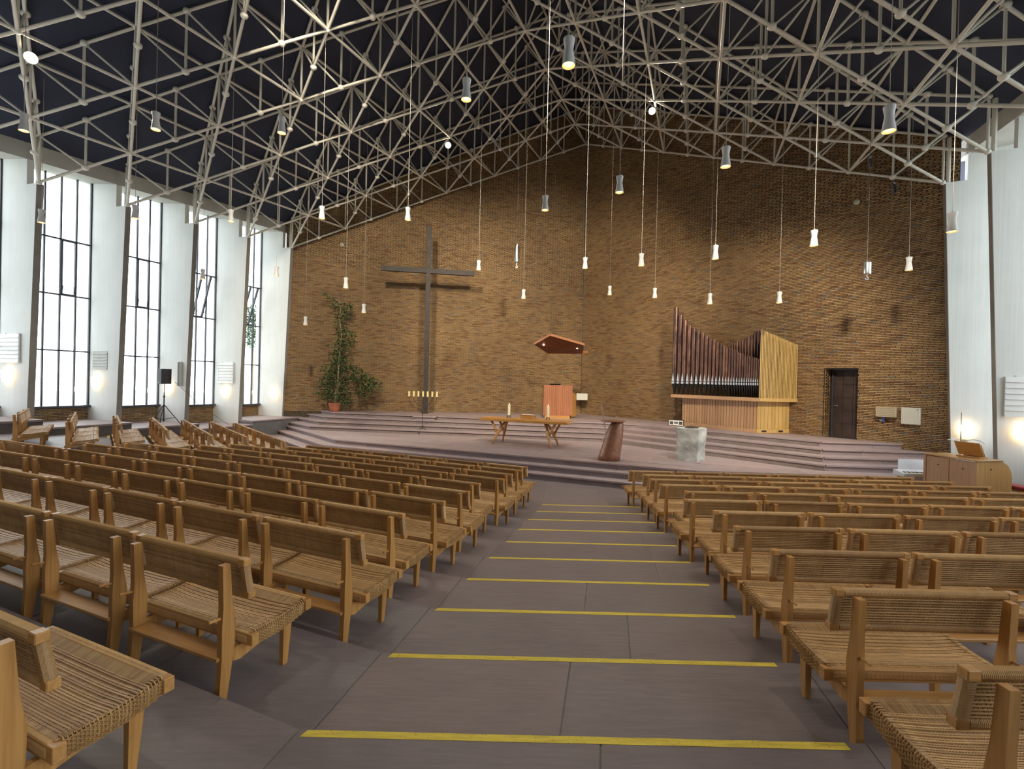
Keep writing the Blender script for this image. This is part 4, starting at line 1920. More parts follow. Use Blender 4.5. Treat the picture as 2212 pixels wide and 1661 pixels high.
# ------------------------------------------------------------------ floodlights clamped to the roof frame
def flood(p, aim, lab, watts, cone=110):
    t = thing('floodlight', lab, 'floodlight', p, 0, 'floodlights on the roof frame')
    d = (Vector(aim) - Vector(p)).normalized()
    rm = d.to_track_quat('Z', 'Y').to_matrix()
    mb = MB()
    mb.lathe([(0.0005, -0.14), (0.05, -0.14), (0.055, -0.10), (0.10, -0.01), (0.115, 0.0), (0.108, 0.0), (0.095, -0.012), (0.0005, -0.02)], (0, 0, 0), 20, rm)
    auto_smooth(part('housing', mb, 'lamp_white', t), 40)
    mb = MB()
    mb.lathe([(0.0005, -0.006), (0.092, -0.006), (0.092, 0.0), (0.0005, 0.006)], (0, 0, 0), 20, rm)
    part('lens', mb, 'flood_glow', t, True)
    mb = MB()
    mb.tube((0, 0, 0.02), (0, 0, 0.19), 0.012, n=8)
    part('bracket', mb, 'lamp_white', t)
    if watts:
        ld = bpy.data.lights.new('flood_light', 'SPOT')
        ld.energy = watts
        ld.color = (1.0, 0.88, 0.68)
        ld.spot_size = math.radians(cone)
        ld.spot_blend = 0.7
        ld.shadow_soft_size = 0.3
        lo = bpy.data.objects.new('flood_light', ld)
        COL.objects.link(lo)
        lo.parent = t
        lo.location = d * 0.03
        lo.rotation_mode = 'QUATERNION'
        lo.rotation_quaternion = d.to_track_quat('-Z', 'Y')


flood((-9.86, 9.84, 8.78), (-2.0, 2.0, 0.5), 'lit round floodlight on the roof frame at the far upper left', FLOOD_W)
flood((-2.60, 18.18, 11.24), (0.0, 3.0, 0.5), 'lit round floodlight on the roof frame above the left altar wall', FLOOD_W)
flood((4.33, 15.84, 11.38), (1.5, 3.0, 0.5), 'lit round floodlight on the roof frame right of the ridge', FLOOD_W)
# added floods, out of view, that brighten the altar end
for (x, y, lab, aim) in ((-4.2, 7.2, 'added unseen floodlight on the roof frame, aimed at the cross', (-4.6, 21, 3.6)), (1.4, 7.6, 'added unseen floodlight on the roof ridge, aimed at the pulpit', (1.6, 22, 3.8)), (5.6, 5.6, 'added unseen floodlight on the roof frame, aimed at the organ', (7.3, 16.2, 2.8))):
    tt, cc = to_tc(x, y)
    flood((x, y, zbot(tt, cc) - 0.25), aim, lab, ALTAR_FILL_W * (0.7 if x > 5 else 1.0), 62 if x < 5 else 56)

# ------------------------------------------------------------------ wall sconces on the fins
def sconce(k, side, t_, z, lab):
    c = fin_c(k) - 0.02
    p = T(side * t_, c - 0.085, z)
    t = thing('wall_sconce', lab, 'wall lamp', p, ROT_T, 'paper-white wall sconces on the fins')
    mb = MB()
    # four-sided shade, a little wider at the top
    vs = []
    for zz, w, d in ((-0.145, 0.095, 0.045), (0.145, 0.118, 0.062)):
        for sx, sy in ((-1, -1), (1, -1), (1, 1), (-1, 1)):
            vs.append((sx * w, sy * d, zz))
    mb.add(vs, [(0, 3, 2, 1), (4, 5, 6, 7), (0, 1, 5, 4), (1, 2, 6, 5), (2, 3, 7, 6), (3, 0, 4, 7)])
    part('shade', mb, 'sconce_glow', t)
    mb = MB()
    mb.box((0, 0.06, -0.02), (0.06, 0.04, 0.22))
    mb.tube((0, 0.03, -0.145), (0, 0.03, -0.185), 0.012, n=8)
    part('wall_bracket', mb, 'white_enamel', t)


for k, t_, z, lab in ((4, 12.06, 2.31, 'lit wall sconce on the first fin at the left picture edge'), (3, 12.15, 2.17, 'lit wall sconce on the fin between the first and second window'), (2, 12.06, 1.97, 'lit wall sconce on the fin beside the black loudspeaker'), (1, 11.93, 1.81, 'lit wall sconce on the fin between the third and fourth window'), (0, 11.72, 1.70, 'lit wall sconce on the last left fin beside the brick wall')):
    sconce(k, -1, t_, z, lab)
for k, t_, z, lab in ((0, 11.54, 1.53, 'lit wall sconce above the organ console on the right fin'), (1, 11.66, 1.66, 'lit wall sconce at the right picture edge under the louvre')):
    sconce(k, 1, t_, z, lab)

# louvred vents on the fins
def louvre(k, side, ta, tb, za, zb, lab, n=7, white=True):
    c = fin_c(k) - 0.02
    tm = side * (ta + tb) / 2
    w, h = abs(tb - ta), zb - za
    t = thing('louvre_panel', lab, 'vent', T(tm, c, za), ROT_T, 'louvre panels on the fins')
    m_ = 'white_enamel' if white else 'vent_grey'
    mb = MB()
    if white:
        mb.box((0, -0.012, h / 2), (w, 0.022, h))
        for sx in (-1, 1):
            mb.box((sx * (w / 2 - 0.006), -0.03, h / 2), (0.012, 0.05, h))
    else:
        mb.box((0, -0.004, h / 2), (w, 0.006, h))
    part('back_plate', mb, m_, t)
    for i in range(n):
        z0 = h * i / n
        mb = MB()
        hh = h / n - 0.004
        if white:
            mb.extr([(-w / 2 + 0.012, -0.03, z0), (-w / 2 + 0.012, -0.062, z0), (-w / 2 + 0.012, -0.04, z0 + hh), (-w / 2 + 0.012, -0.03, z0 + hh)], (w - 0.024, 0, 0))
        else:
            mb.extr([(-w / 2, -0.004, z0), (-w / 2, -0.026, z0), (-w / 2, -0.012, z0 + hh * 0.5), (-w / 2, -0.004, z0 + hh * 0.5)], (w, 0, 0))
        part('louvre_blade', mb, m_, t)
    mb = MB()
    for sx in (-0.3, 0.3):
        mb.box((sx * w, -0.01, h + 0.012), (0.03, 0.015, 0.03))
    if white:
        part('hanger', mb, 'steel', t)


louvre(4, -1, 12.50, 11.57, 2.67, 3.44, 'white louvre panel on the leftmost fin above its sconce')
louvre(3, -1, 12.43, 11.72, 2.56, 3.12, 'grey flush louvre on the fin between first and second window', 6, False)
louvre(1, -1, 12.34, 11.54, 2.16, 2.96, 'white louvre panel on the fin between third and fourth window')
louvre(1, 1, 11.33, 12.30, 2.00, 2.86, 'white louvre panel at the right picture edge')

# column loudspeaker on the fin beside window three
p = T(-11.45, fin_c(2) - 0.08, 2.05)
t = thing('column_speaker', 'slim grey column loudspeaker on the fin behind the black loudspeaker', 'speaker', p, ROT_T)
mb = MB()
mb.bbox((0, 0, 0.42), (0.085, 0.11, 0.84), 0.01)
part('housing', mb, 'vent_grey', t)
mb = MB()
mb.box((0.0, -0.058, 0.42), (0.055, 0.006, 0.80))
part('grille', mb, 'cable_grey', t)

# black loudspeaker on a tripod
p = T(-10.75, fin_c(2) - 1.05, 0.81)
t = thing('speaker_stand', 'black tripod loudspeaker stand on the ledge before the third fin', 'speaker stand', p, 0)
mb = MB()
mb.tube((0, 0, 0.12), (0, 0, 0.95), 0.018, n=10)
mb.tube((0, 0, 0.90), (0, 0, 1.328), 0.014, n=10)
part('pole', mb, 'black_plastic', t)
mb = MB()
mb.tube((0, 0, 0.60), (0, 0, 0.66), 0.030, n=10)
mb.tube((0, 0, 0.90), (0, 0, 0.96), 0.027, n=10)
part('collar', mb, 'black_plastic', t)
for w in (0.3, 2.4, 4.5):
    mb = MB()
    d = Vector((math.cos(w), math.sin(w), 0))
    mb.tube(Vector((0, 0, 0.64)) + d * 0.03, d * 0.50 + Vector((0, 0, 0.012)), 0.012, n=8)
    mb.tube(Vector((0, 0, 0.20)) + d * 0.02, d * 0.30 + Vector((0, 0, 0.26)), 0.009, n=8)
    part('leg', mb, 'black_plastic', t)
q = Vector(p) + Vector((0, 0, 1.33))
t2 = thing('loudspeaker', 'black loudspeaker box on the tripod before the third fin', 'speaker', q, -0.55)
mb = MB()
mb.extr([(-0.17, -0.14, 0), (0.17, -0.14, 0), (0.17, 0.04, 0), (0.09, 0.16, 0), (-0.09, 0.16, 0), (-0.17, 0.04, 0)], (0, 0, 0.48))
part('cabinet', mb, 'black_plastic', t2)
mb = MB()
mb.bbox((0, -0.146, 0.24), (0.31, 0.014, 0.45), 0.006)
part('grille', mb, 'charcoal_plastic', t2)
mb = MB()
mb.box((-0.04, -0.155, 0.045), (0.04, 0.006, 0.022))
part('badge', mb, 'white_enamel', t2)
mb = MB()
pts = [q + Vector((0.26, 0.12, 0.06)), T(-10.9, fin_c(2) - 0.1, 1.75), T(-10.85, fin_c(2) + 0.25, 1.35), T(-10.6, fin_c(2) + 0.75, 0.95), T(-10.5, fin_c(2) + 1.05, 0.70)]
mb.sweep(pts, 0.007, 6)
tag(part('speaker_cable', mb, 'cable_grey'), 'thin cable sagging from the black loudspeaker to the ledge', 'cable')

# ------------------------------------------------------------------ cross
aw = math.atan2(-WDL.y, -WDL.x)
cr = thing('cross', 'tall dark wooden cross standing against the brick wall', 'cross', (-3.62, 20.42, 1.055), aw)
mb = MB()
mb.bbox((0, 0, 3.93), (0.20, 0.16, 7.86), 0.006)
part('upright', mb, 'oxidised_iron', cr)
mb = MB()
mb.bbox((0, -0.004, 5.98), (3.86, 0.165, 0.21), 0.006)
part('crossbeam', mb, 'oxidised_iron', cr)

# ------------------------------------------------------------------ potted fig tree
pt_ = thing('potted_fig', 'tall green fig tree in a terracotta pot left of the cross', 'plant', (-7.42, 20.42, 1.052))
mb = MB()
mb.lathe([(0.0005, 0.035), (0.185, 0.035), (0.245, 0.30), (0.265, 0.30), (0.268, 0.345), (0.235, 0.345), (0.225, 0.30), (0.0005, 0.30)], n=28)
auto_smooth(part('pot', mb, 'terracotta', pt_), 40)
mb = MB()
mb.lathe([(0.0005, 0.0), (0.22, 0.0), (0.245, 0.04), (0.235, 0.04), (0.21, 0.012), (0.0005, 0.012)], n=28)
auto_smooth(part('saucer', mb, 'terracotta', pt_), 40)
mb = MB()
mb.lathe([(0.0005, 0.29), (0.225, 0.29), (0.225, 0.30), (0.0005, 0.315)], n=20)
part('soil', mb, 'soil', pt_)
rnd = random.Random(3)
mb = MB()
stem = [(0.0, 0, 0.28), (0.02, 0, 0.7), (0.10, 0.0, 1.2), (0.12, 0, 1.8), (0.16, 0, 2.5), (0.22, 0, 3.2), (0.12, 0, 3.9), (0.18, 0, 4.5), (0.02, 0, 4.85)]
mb.sweep(stem, [0.045, 0.04, 0.036, 0.032, 0.028, 0.024, 0.018, 0.013, 0.006], 8)
mb.sweep([(0.06, 0, 0.28), (0.09, 0.02, 0.8), (0.20, 0.03, 1.4), (0.55, 0.0, 1.85), (0.95, -0.05, 1.7)], [0.03, 0.027, 0.022, 0.016, 0.008], 7)
clusters = []   # centre, radius xyz, density
CL = [
    (0.05, 0.9, 0.50, 0.45, 150), (-0.30, 0.75, 0.34, 0.30, 80), (0.35, 0.75, 0.38, 0.40, 110), (-0.35, 1.25, 0.38, 0.30, 110), (0.15, 1.45, 0.52, 0.42, 170),
    (-0.30, 1.75, 0.36, 0.30, 90), (0.30, 1.95, 0.48, 0.36, 140), (0.10, 2.25, 0.42, 0.30, 110), (0.95, 1.55, 0.42, 0.34, 150), (1.30, 1.25, 0.46, 0.38, 190),
    (1.62, 1.15, 0.34, 0.34, 120), (1.20, 0.85, 0.36, 0.28, 110), (0.75, 1.80, 0.36, 0.24, 70), (0.25, 2.65, 0.40, 0.26, 90), (0.55, 2.95, 0.34, 0.22, 70), (0.15, 2.95, 0.28, 0.24, 60),
    (0.60, 3.25, 0.32, 0.18, 55), (0.20, 3.35, 0.26, 0.28, 60), (0.10, 3.75, 0.26, 0.28, 60), (0.35, 4.10, 0.34, 0.24, 75), (0.45, 4.42, 0.34, 0.18, 70), (0.05, 4.45, 0.30, 0.20, 55),
    (-0.20, 4.72, 0.24, 0.10, 30), (-0.48, 4.90, 0.16, 0.07, 14), (-0.30, 2.75, 0.20, 0.08, 18), (-0.58, 1.05, 0.20, 0.06, 14), (-0.78, 0.80, 0.16, 0.08, 12), (0.05, 2.45, 0.22, 0.22, 40), (0.55, 0.45, 0.26, 0.2, 40),
]
for cx, cz, rx_, rz__, n in CL:
    # a branch to every cluster
    base = min(stem, key=lambda s_: abs(s_[2] - (cz - 0.25)))
    mb.sweep([base, ((base[0] + cx) / 2, rnd.uniform(-.05, .05), (base[2] + cz) / 2 + 0.08), (cx, 0, cz)], [0.014, 0.010, 0.004], 5)
part('trunk', mb, 'bark', pt_, True)
vs, fs = [], []
for cx, cz, rx_, rz__, n in CL:
    for _ in range(int(n * 1.15)):
        while True:
            a, b, c = rnd.uniform(-1, 1), rnd.uniform(-1, 1), rnd.uniform(-1, 1)
            if a * a + b * b + c * c < 1:
                break
        p = Vector((cx + a * rx_, b * min(rx_, 0.30) - 0.02, cz + c * rz__))
        yaw = rnd.uniform(0, 2 * PI)
        dirv = Vector((math.cos(yaw), math.sin(yaw) * 0.8, rnd.uniform(-0.9, -0.1))).normalized()
        side = dirv.cross(Vector((0, 0, 1))).normalized()
        up = side.cross(dirv)
        ll, ww = rnd.uniform(0.075, 0.115), rnd.uniform(0.022, 0.034)
        bidx = len(vs)
        for u_, w_, h_ in ((0, 0, 0), (0.35, 1, 0.10), (0.7, 0.75, 0.08), (1.0, 0, -0.06), (0.7, -0.75, 0.08), (0.35, -1, 0.10), (0.5, 0, 0.0)):
            vs.append(tuple(p + dirv * (ll * u_) + side * (ww * w_) + up * (ll * h_)))
        for f_ in ((0, 1, 6), (1, 2, 6), (2, 3, 6), (3, 4, 6), (4, 5, 6), (5, 0, 6)):
            fs.append([bidx + k for k in f_])
mb = MB()
mb.v, mb.f, mb.mi = vs, fs, [0] * len(fs)
part('foliage', mb, 'leaf', pt_, kind='stuff')

# ------------------------------------------------------------------ seven-armed candelabrum
me_ = thing('candelabrum', 'black wrought iron seven-armed candelabrum standing before the cross', 'candelabrum', (-3.33, 18.25, 0.452), -0.05)
mb = MB()
mb.sweep([(0, 0, 0.22), (0, 0, 0.74)], 0.013, 8)
mb.sweep([(0, 0, 0.92), (0, 0, 1.32)], 0.011, 8)
part('stem', mb, 'wrought_iron', me_)
mb = MB()
for k in range(6):
    w = k * PI / 3
    mb.sweep([(0, 0, 0.74), (math.cos(w) * 0.045, math.sin(w) * 0.045, 0.80), (math.cos(w + 0.3) * 0.045, math.sin(w + 0.3) * 0.045, 0.86), (0, 0, 0.92)], 0.008, 6)
part('basket_knot', mb, 'wrought_iron', me_)
for w in (0.05, 1.75, PI - 0.15, 4.5):
    mb = MB()
    pts = []
    for k in range(13):
        s = k / 12
        r_ = 0.02 + 0.30 * s
        z_ = 0.26 * (1 - s) ** 1.4 + 0.02
        pts.append((math.cos(w) * r_, math.sin(w) * r_, z_))
    for k in range(8):
        a = k / 7 * 4.2
        r_ = 0.32 + 0.03 * math.sin(a)
        pts.append((math.cos(w) * r_, math.sin(w) * r_, 0.015 + 0.035 - 0.03 * math.cos(a)))
    mb.sweep(pts, 0.010, 6)
    part('foot', mb, 'wrought_iron', me_)
for k in range(1, 4):
    for sg in (-1, 1):
        mb = MB()
        R_, zt2 = 0.175 * k, 1.38
        z0 = {1: 1.14, 2: 1.03, 3: 0.90}[k]
        pts = []
        for q_ in range(11):
            a = q_ / 10 * PI / 2
            pts.append((sg * R_ * math.sin(a), 0, z0 + min(R_ * 0.8, zt2 - z0 - 0.02) * (1 - math.cos(a))))
        pts.append((sg * R_, 0, zt2))
        mb.sweep(pts, 0.009, 6)
        part('arm', mb, 'wrought_iron', me_)
for k in range(-3, 4):
    mb = MB()
    mb.lathe([(0.0005, 1.35), (0.030, 1.375), (0.034, 1.385), (0.0005, 1.385)], (0.175 * k, 0, 0), 12)
    part('drip_cup', mb, 'wrought_iron', me_)
POS = ['leftmost', 'second from left', 'third from left', 'middle', 'third from right', 'second from right', 'rightmost']
for k in range(-3, 4):
    x = -3.33 + 0.175 * k * math.cos(-0.05)
    y = 18.25 + 0.175 * k * math.sin(-0.05)
    mb = MB()
    mb.lathe([(0.0005, 0), (0.036, 0), (0.036, 0.195), (0.030, 0.20), (0.0005, 0.196)], n=16)
    o = auto_smooth(part('candle', mb, 'wax_yellow', None, loc=(x, y, 0.452 + 1.386)), 40)
    tag(o, 'thick yellow candle on the candelabrum, ' + POS[k + 3], 'candle', 'yellow candles on the candelabrum')
    mb = MB()
    mb.tube((0, 0, 0.19), (0, 0, 0.212), 0.002, n=5)
    part('wick', mb, 'black_plastic', o)

# ------------------------------------------------------------------ altar table
TC_, TR = Vector((0.48, 15.72, 0.451)), -0.375
tb = thing('altar_table', 'long wooden altar table on splayed forked legs', 'table', TC_, TR)
mb = MB()
mb.bbox((0, 0, 0.795), (2.95, 0.86, 0.085), 0.006)
part('tabletop', mb, 'table_wood', tb)
mb = MB()
for k in range(12):
    mb.bbox((1.477, -0.33 + 0.06 * k, 0.80), (0.006, 0.028, 0.020), 0.001)
    mb.bbox((-1.477, -0.33 + 0.06 * k, 0.80), (0.006, 0.028, 0.020), 0.001)
part('dovetail', mb, 'wax', tb)


def blade(mb, pts, ws, th):
    """flat tapered limb through pts, ws widths"""
    mb.sweep(pts, [w / 2 for w in ws], 8, True, th)


for sx in (-1, 1):
    for sy in (-1, 1):
        mb = MB()
        fx_, fy = sx * (0.98), sy * 0.44
        foot = Vector((fx_ + sx * 0.0, fy, 0.0))
        knee = Vector((sx * 0.86, sy * 0.30, 0.36))
        mb.sweep([foot, foot.lerp(knee, 0.5) + Vector((sx * 0.01, 0, 0)), knee, Vector((sx * 0.76, sy * 0.16, 0.60)), Vector((sx * 0.66, sy * 0.05, 0.755))], [0.020, 0.034, 0.055, 0.042, 0.045], 8)
        mb.sweep([knee - Vector((0, 0, 0.03)), Vector((sx * 0.97, sy * 0.30, 0.55)), Vector((sx * 1.08, sy * 0.32, 0.755))], [0.040, 0.034, 0.040], 8)
        part('leg', mb, 'table_leg_wood', tb, True)


def on_table(x, y, z=0.8385):
    m_ = Matrix.Rotation(TR, 4, 'Z')
    return TC_ + m_ @ Vector((x, y, z))


for x, lab, cat in ((-0.62, 'white altar candle on the left end of the altar table', 0), (0.72, 'white altar candle on the right end of the altar table', 1)):
    p = on_table(x, 0.06)
    h = thing('candle_holder', 'dark wire-footed candle holder on the %s end of the altar table' % ('left' if x < 0 else 'right'), 'candle holder', p, 0, 'candle holders on the altar table')
    mb = MB()
    mb.lathe([(0.0005, 0.075), (0.055, 0.075), (0.06, 0.088), (0.0005, 0.088)], n=16)
    part('plate', mb, 'wrought_iron', h)
    for k in range(4):
        w = k * PI / 2 + 0.5
        mb = MB()
        mb.sweep([(0.03 * math.cos(w), 0.03 * math.sin(w), 0.078), (0.07 * math.cos(w), 0.07 * math.sin(w), 0.04), (0.09 * math.cos(w), 0.09 * math.sin(w), 0.005)], 0.008, 6)
        part('foot', mb, 'wrought_iron', h)
    mb = MB()
    mb.lathe([(0.0005, 0), (0.042, 0), (0.042, 0.345), (0.034, 0.352), (0.0005, 0.345)], n=18)
    o = auto_smooth(part('altar_candle', mb, 'wax', None, loc=p + Vector((0, 0, 0.089))), 40)
    tag(o, lab, 'candle', 'candles on the altar table')
    mb = MB()
    mb.lathe([(0.0005, 0.355), (0.010, 0.368), (0.007, 0.39), (0.0005, 0.41)], n=10)
    part('flame', mb, 'flame_glow', o, True)
bs_ = thing('book_stand', 'low wooden book rest on the middle of the altar table', 'book stand', on_table(0.08, -0.02), TR - 0.12)
mb = MB()
mb.extr([(-0.21, -0.16, 0.0), (-0.21, 0.16, 0.0), (-0.21, 0.16, 0.10), (-0.21, -0.16, 0.135)], (0.42, 0, 0))
part('body', mb, 'table_wood', bs_)
mb = MB()
mb.bbox((0, 0, 0.126), (0.45, 0.35, 0.014), 0.003, Matrix.Rotation(-0.109, 3, 'X'))
part('top_board', mb, 'table_wood', bs_)
bk = thing('open_book', 'open white-paged book lying on the altar book rest', 'book', on_table(0.08, -0.02, 0.8385 + 0.130), TR - 0.12)
for sg in (-1, 1):
    mb = MB()
    n = 6
    top, bot = [], []
    for k in range(n + 1):
        s = k / n
        x = sg * 0.17 * s
        z = 0.012 + 0.014 * math.sin(PI * min(1, s * 1.3) * 0.8) 
        top.append((x, z))
        bot.append((x, 0.004))
    prof = bot + top[::-1]
    mb.extr([(x, -0.12, z + 0.013) for x, z in prof], (0, 0.24, -0.026))
    part('pages', mb, 'paper', bk, True)

# ------------------------------------------------------------------ pulpit and its sounding board
pu = thing('pulpit', 'teak-boarded pulpit on the upper landing below the sounding board', 'pulpit', (1.84, 19.42, 1.052), 0.03)
mb = MB()
mb.prism([(-0.50, -0.02), (0.50, -0.02), (0.50, 0.5), (-0.50, 0.5)], -0.02, 0.13)
part('plinth', mb, 'table_wood', pu)
mb = MB()
mb.box((0, 0.30, 0.72), (1.10, 0.60, 1.16))
part('carcass', mb, 'teak', pu)
nb_ = 15
for k in range(nb_):
    w = 1.14 / nb_
    x = -0.57 + w * (k + 0.5)
    mb = MB()
    mb.bbox((x, -0.015, 0.735), (w - 0.005, 0.03, 1.21), 0.002)
    part('board', mb, 'teak', pu)
for k in range(7):
    mb = MB()
    mb.bbox((0.585, 0.05 + 0.085 * k, 0.735), (0.03, 0.080, 1.21), 0.002)
    part('board', mb, 'teak', pu)
mb = MB()
mb.prism([(0.60, 0.35), (0.84, 0.62), (0.80, 0.68), (0.58, 0.45)], 0.06, [1.10, 0.95, 0.95, 1.10])
part('stair_cheek', mb, 'table_wood', pu)
mb = MB()
mb.bbox((-0.10, 0.12, 1.365), (0.42, 0.30, 0.022), 0.004, Matrix.Rotation(-0.15, 3, 'X'))
part('book_rest', mb, 'black_plastic', pu)
mb = MB()
mb.sweep([(-0.10, 0.1, 1.37), (-0.12, 0.08, 1.42), (-0.09, 0.05, 1.45)], 0.006, 6)
part('microphone', mb, 'black_plastic', pu)
# wooden foot board reaching down the steps
mb = MB()
mb.box((-0.10, -0.42, -0.14), (0.56, 0.34, 0.26))
part('step_block', mb, 'table_wood', pu)

sb = thing('sounding_board', 'hanging angular wooden sounding board above the pulpit', 'canopy', (1.85, 19.6, 3.72), 0)
# underside polygon seen from below, tilted towards the nave; rim boards around it
top = [Vector((-0.98, -0.05, 0.28)), Vector((-0.40, -0.60, 0.60)), Vector((0.96, -0.30, 0.28)), Vector((1.0, 0.42, -0.02)), Vector((-0.38, 0.50, -0.04))]
low = [p + Vector((0, 0, -0.0)) for p in top]
ctr = Vector((0.05, 0.10, 0.13))
mb = MB()
for k in range(5):
    a, b = top[k], top[(k + 1) % 5]
    mb.add([a, b, ctr], [(0, 1, 2)])
# thickness
up_ = Vector((0, 0.02, 0.06))
b_ = len(mb.v)
mb.add([p + up_ for p in top], [(0, 1, 2, 3, 4)])
o = part('soffit', mb, 'canopy_dark', sb)
for k in range(5):
    a, b = top[k], top[(k + 1) % 5]
    out = ((a + b) / 2 - ctr)
    out.z = 0
    out.normalize()
    mb = MB()
    mb.extr([a - Vector((0, 0, 0.012)), b - Vector((0, 0, 0.012)), b + Vector((0, 0, 0.075)), a + Vector((0, 0, 0.075))], out * 0.03)
    part('rim_board', mb, 'teak_x', sb)
mb = MB()
mb.extr([(0.98, 0.30, 0.0), (1.28, 0.55, 0.04), (1.26, 0.62, 0.04), (0.96, 0.40, 0.0)], (0, 0, 0.07))
part('tail_board', mb, 'teak_x', sb)
for x, y, z in ((-0.62, -0.08, 0.300), (0.74, 0.0, 0.205)):
    mb = MB()
    mb.lathe([(0.0005, -0.012), (0.034, -0.012), (0.036, 0.02), (0.0005, 0.02)], (x, y, z - 0.035), 14)
    part('downlight', mb, 'downlight_glow', sb)
mb = MB()
for k, (x, y, z) in enumerate(((-0.9, -0.05, 0.34), (-0.36, -0.5, 0.66), (0.9, -0.25, 0.36), (0.9, 0.35, 0.07))):
    P0 = Vector((1.85 + x, 19.6 + y, 3.72 + z))
    q = (0, 0, 0)
    mb = MB()
    tt, cc = to_tc(P0.x, P0.y)
    mb.tube((x, y, z), (x + 0.02, y, zbot(tt, cc) - 3.72), 0.006, n=5)
    part('suspension_cable', mb, 'cable_grey', sb)

# beige junction box in the wall corner
t = thing('corner_box', 'beige sheet-metal box fixed in the brick wall corner beside the pulpit', 'box', (CORNER.x - 0.02, CORNER.y - 0.58, 1.72), math.radians(-8))
mb = MB()
mb.bbox((0, 0, 0.15), (0.50, 0.36, 0.30), 0.008)
part('housing', mb, 'panel_cream', t)
mb = MB()
mb.tube((0.15, -0.1, 0.0), (0.15, -0.1, -0.10), 0.014, n=8)
part('cable_stub', mb, 'black_plastic', t)

# ------------------------------------------------------------------ rusty steel lectern and stone font
lc = thing('ambo', 'rust-brown leaning steel cone lectern with round top on the altar floor', 'lectern', (2.66, 13.02, 0.451))
mb = MB()
prof = [(0.0, 0.30, -0.02), (0.14, 0.285, 0.005), (0.35, 0.265, 0.05), (0.6, 0.24, 0.10), (0.85, 0.205, 0.15), (0.98, 0.17, 0.18), (1.03, 0.135, 0.20)]
n = 36
vs, fs = [], []
for z, r_, dx in prof:
    for k in range(n):
        w = 2 * PI * k / n
        vs.append((dx + r_ * math.cos(w), r_ * 0.85 * math.sin(w), z))
for i in range(len(prof) - 1):
    for k in range(n):
        k2 = (k + 1) % n
        fs.append((i * n + k, i * n + k2, (i + 1) * n + k2, (i + 1) * n + k))
mb.add(vs, fs + [list(range(n))[::-1], list(range((len(prof) - 1) * n, len(prof) * n))])
part('column', mb, 'rust_copper', lc, True)
mb = MB()
mb.lathe([(0.0005, 1.01), (0.30, 1.035), (0.335, 1.05), (0.335, 1.06), (0.0005, 1.06)], (0.07, 0, 0), 36)
auto_smooth(part('disc_top', mb, 'rust_copper', lc), 35)
mb = MB()
mb.sweep([(-0.14, -0.22, 0.55), (-0.17, -0.24, 0.80), (-0.22, -0.25, 1.06)], 0.012, 8)
mb.sweep([(-0.22, -0.25, 1.06), (-0.25, -0.26, 1.22), (-0.30, -0.27, 1.46)], [0.013, 0.011, 0.010], 8)
part('microphone_arm', mb, 'steel', lc)
mb = MB()
mb.lathe([(0.0005, 0), (0.03, 0), (0.03, 0.012), (0.0005, 0.012)], (0.34, -0.12, 0.03), 12, Matrix.Rotation(1.2, 3, 'X'))
part('floor_socket', mb, 'steel', lc)

ft = thing('stone_font', 'rough-hewn grey stone block baptismal font with a glass-knobbed lid', 'font', (4.96, 13.36, 0.451), math.radians(-40))
bm = bmesh.new()
bmesh.ops.create_cube(bm, size=1.0)
for v in bm.verts:
    v.co.z += 0.5
    f_ = 0.62 + 0.10 * v.co.z
    v.co.x *= f_ * 0.92
    v.co.y *= f_ * 0.92
    v.co.z *= 0.89
bmesh.ops.subdivide_edges(bm, edges=bm.edges[:], cuts=15, use_grid_fill=True)
rnd = random.Random(5)
import mathutils
for v in bm.verts:
    if v.co.z < 0.01:
        continue
    s1 = mathutils.noise.noise(v.co * 2.6) * 0.045
    s2 = mathutils.noise.noise(v.co * 8 + Vector((3, 1, 7))) * 0.016
    d = Vector((v.co.x, v.co.y, 0))
    # chamfer of the arris
    ed = max(0, abs(v.co.x) / (0.31 + 0.046 * v.co.z) + abs(v.co.y) / (0.31 + 0.046 * v.co.z) - 1.75)
    if d.length > 1e-4:
        v.co += d.normalized() * (s1 + s2 - 0.10 * ed)
    if v.co.z > 0.85:
        v.co.z += s2 * 0.8
me = bpy.data.meshes.new('block')
bm.to_mesh(me)
bm.free()
me.materials.append(MATS['rough_stone'])
link('block', me, ft)
mb = MB()
mb.lathe([(0.0005, 0.86), (0.19, 0.88), (0.185, 0.905), (0.10, 0.93), (0.0005, 0.938)], (0.0, 0.0, 0), 24)
auto_smooth(part('lid', mb, 'oxidised_iron', ft), 40)
mb = MB()
mb.lathe([(0.0005, 0.93), (0.022, 0.935), (0.020, 0.99), (0.024, 1.02), (0.0005, 1.025)], (0.02, 0, 0), 12)
part('lid_knob', mb, 'clear_glass', ft, True)

# small radio beside the organ
t = thing('radio', 'small silver and black radio on the landing beside the organ', 'radio', (5.86, 17.25, 1.052), math.radians(-24))
mb = MB()
mb.bbox((0, 0.11, 0.11), (0.50, 0.22, 0.20), 0.01)
part('case', mb, 'black_plastic', t)
mb = MB()
mb.bbox((0, -0.005, 0.11), (0.47, 0.012, 0.18), 0.005)
part('front', mb, 'white_enamel', t)
for sx in (-1, 1):
    mb = MB()
    mb.bbox((sx * 0.155, -0.014, 0.11), (0.11, 0.008, 0.11), 0.01)
    part('speaker_cloth', mb, 'charcoal_plastic', t)
mb = MB()
mb.bbox((0, -0.014, 0.115), (0.13, 0.008, 0.07), 0.004)
part('display', mb, 'cable_grey', t)

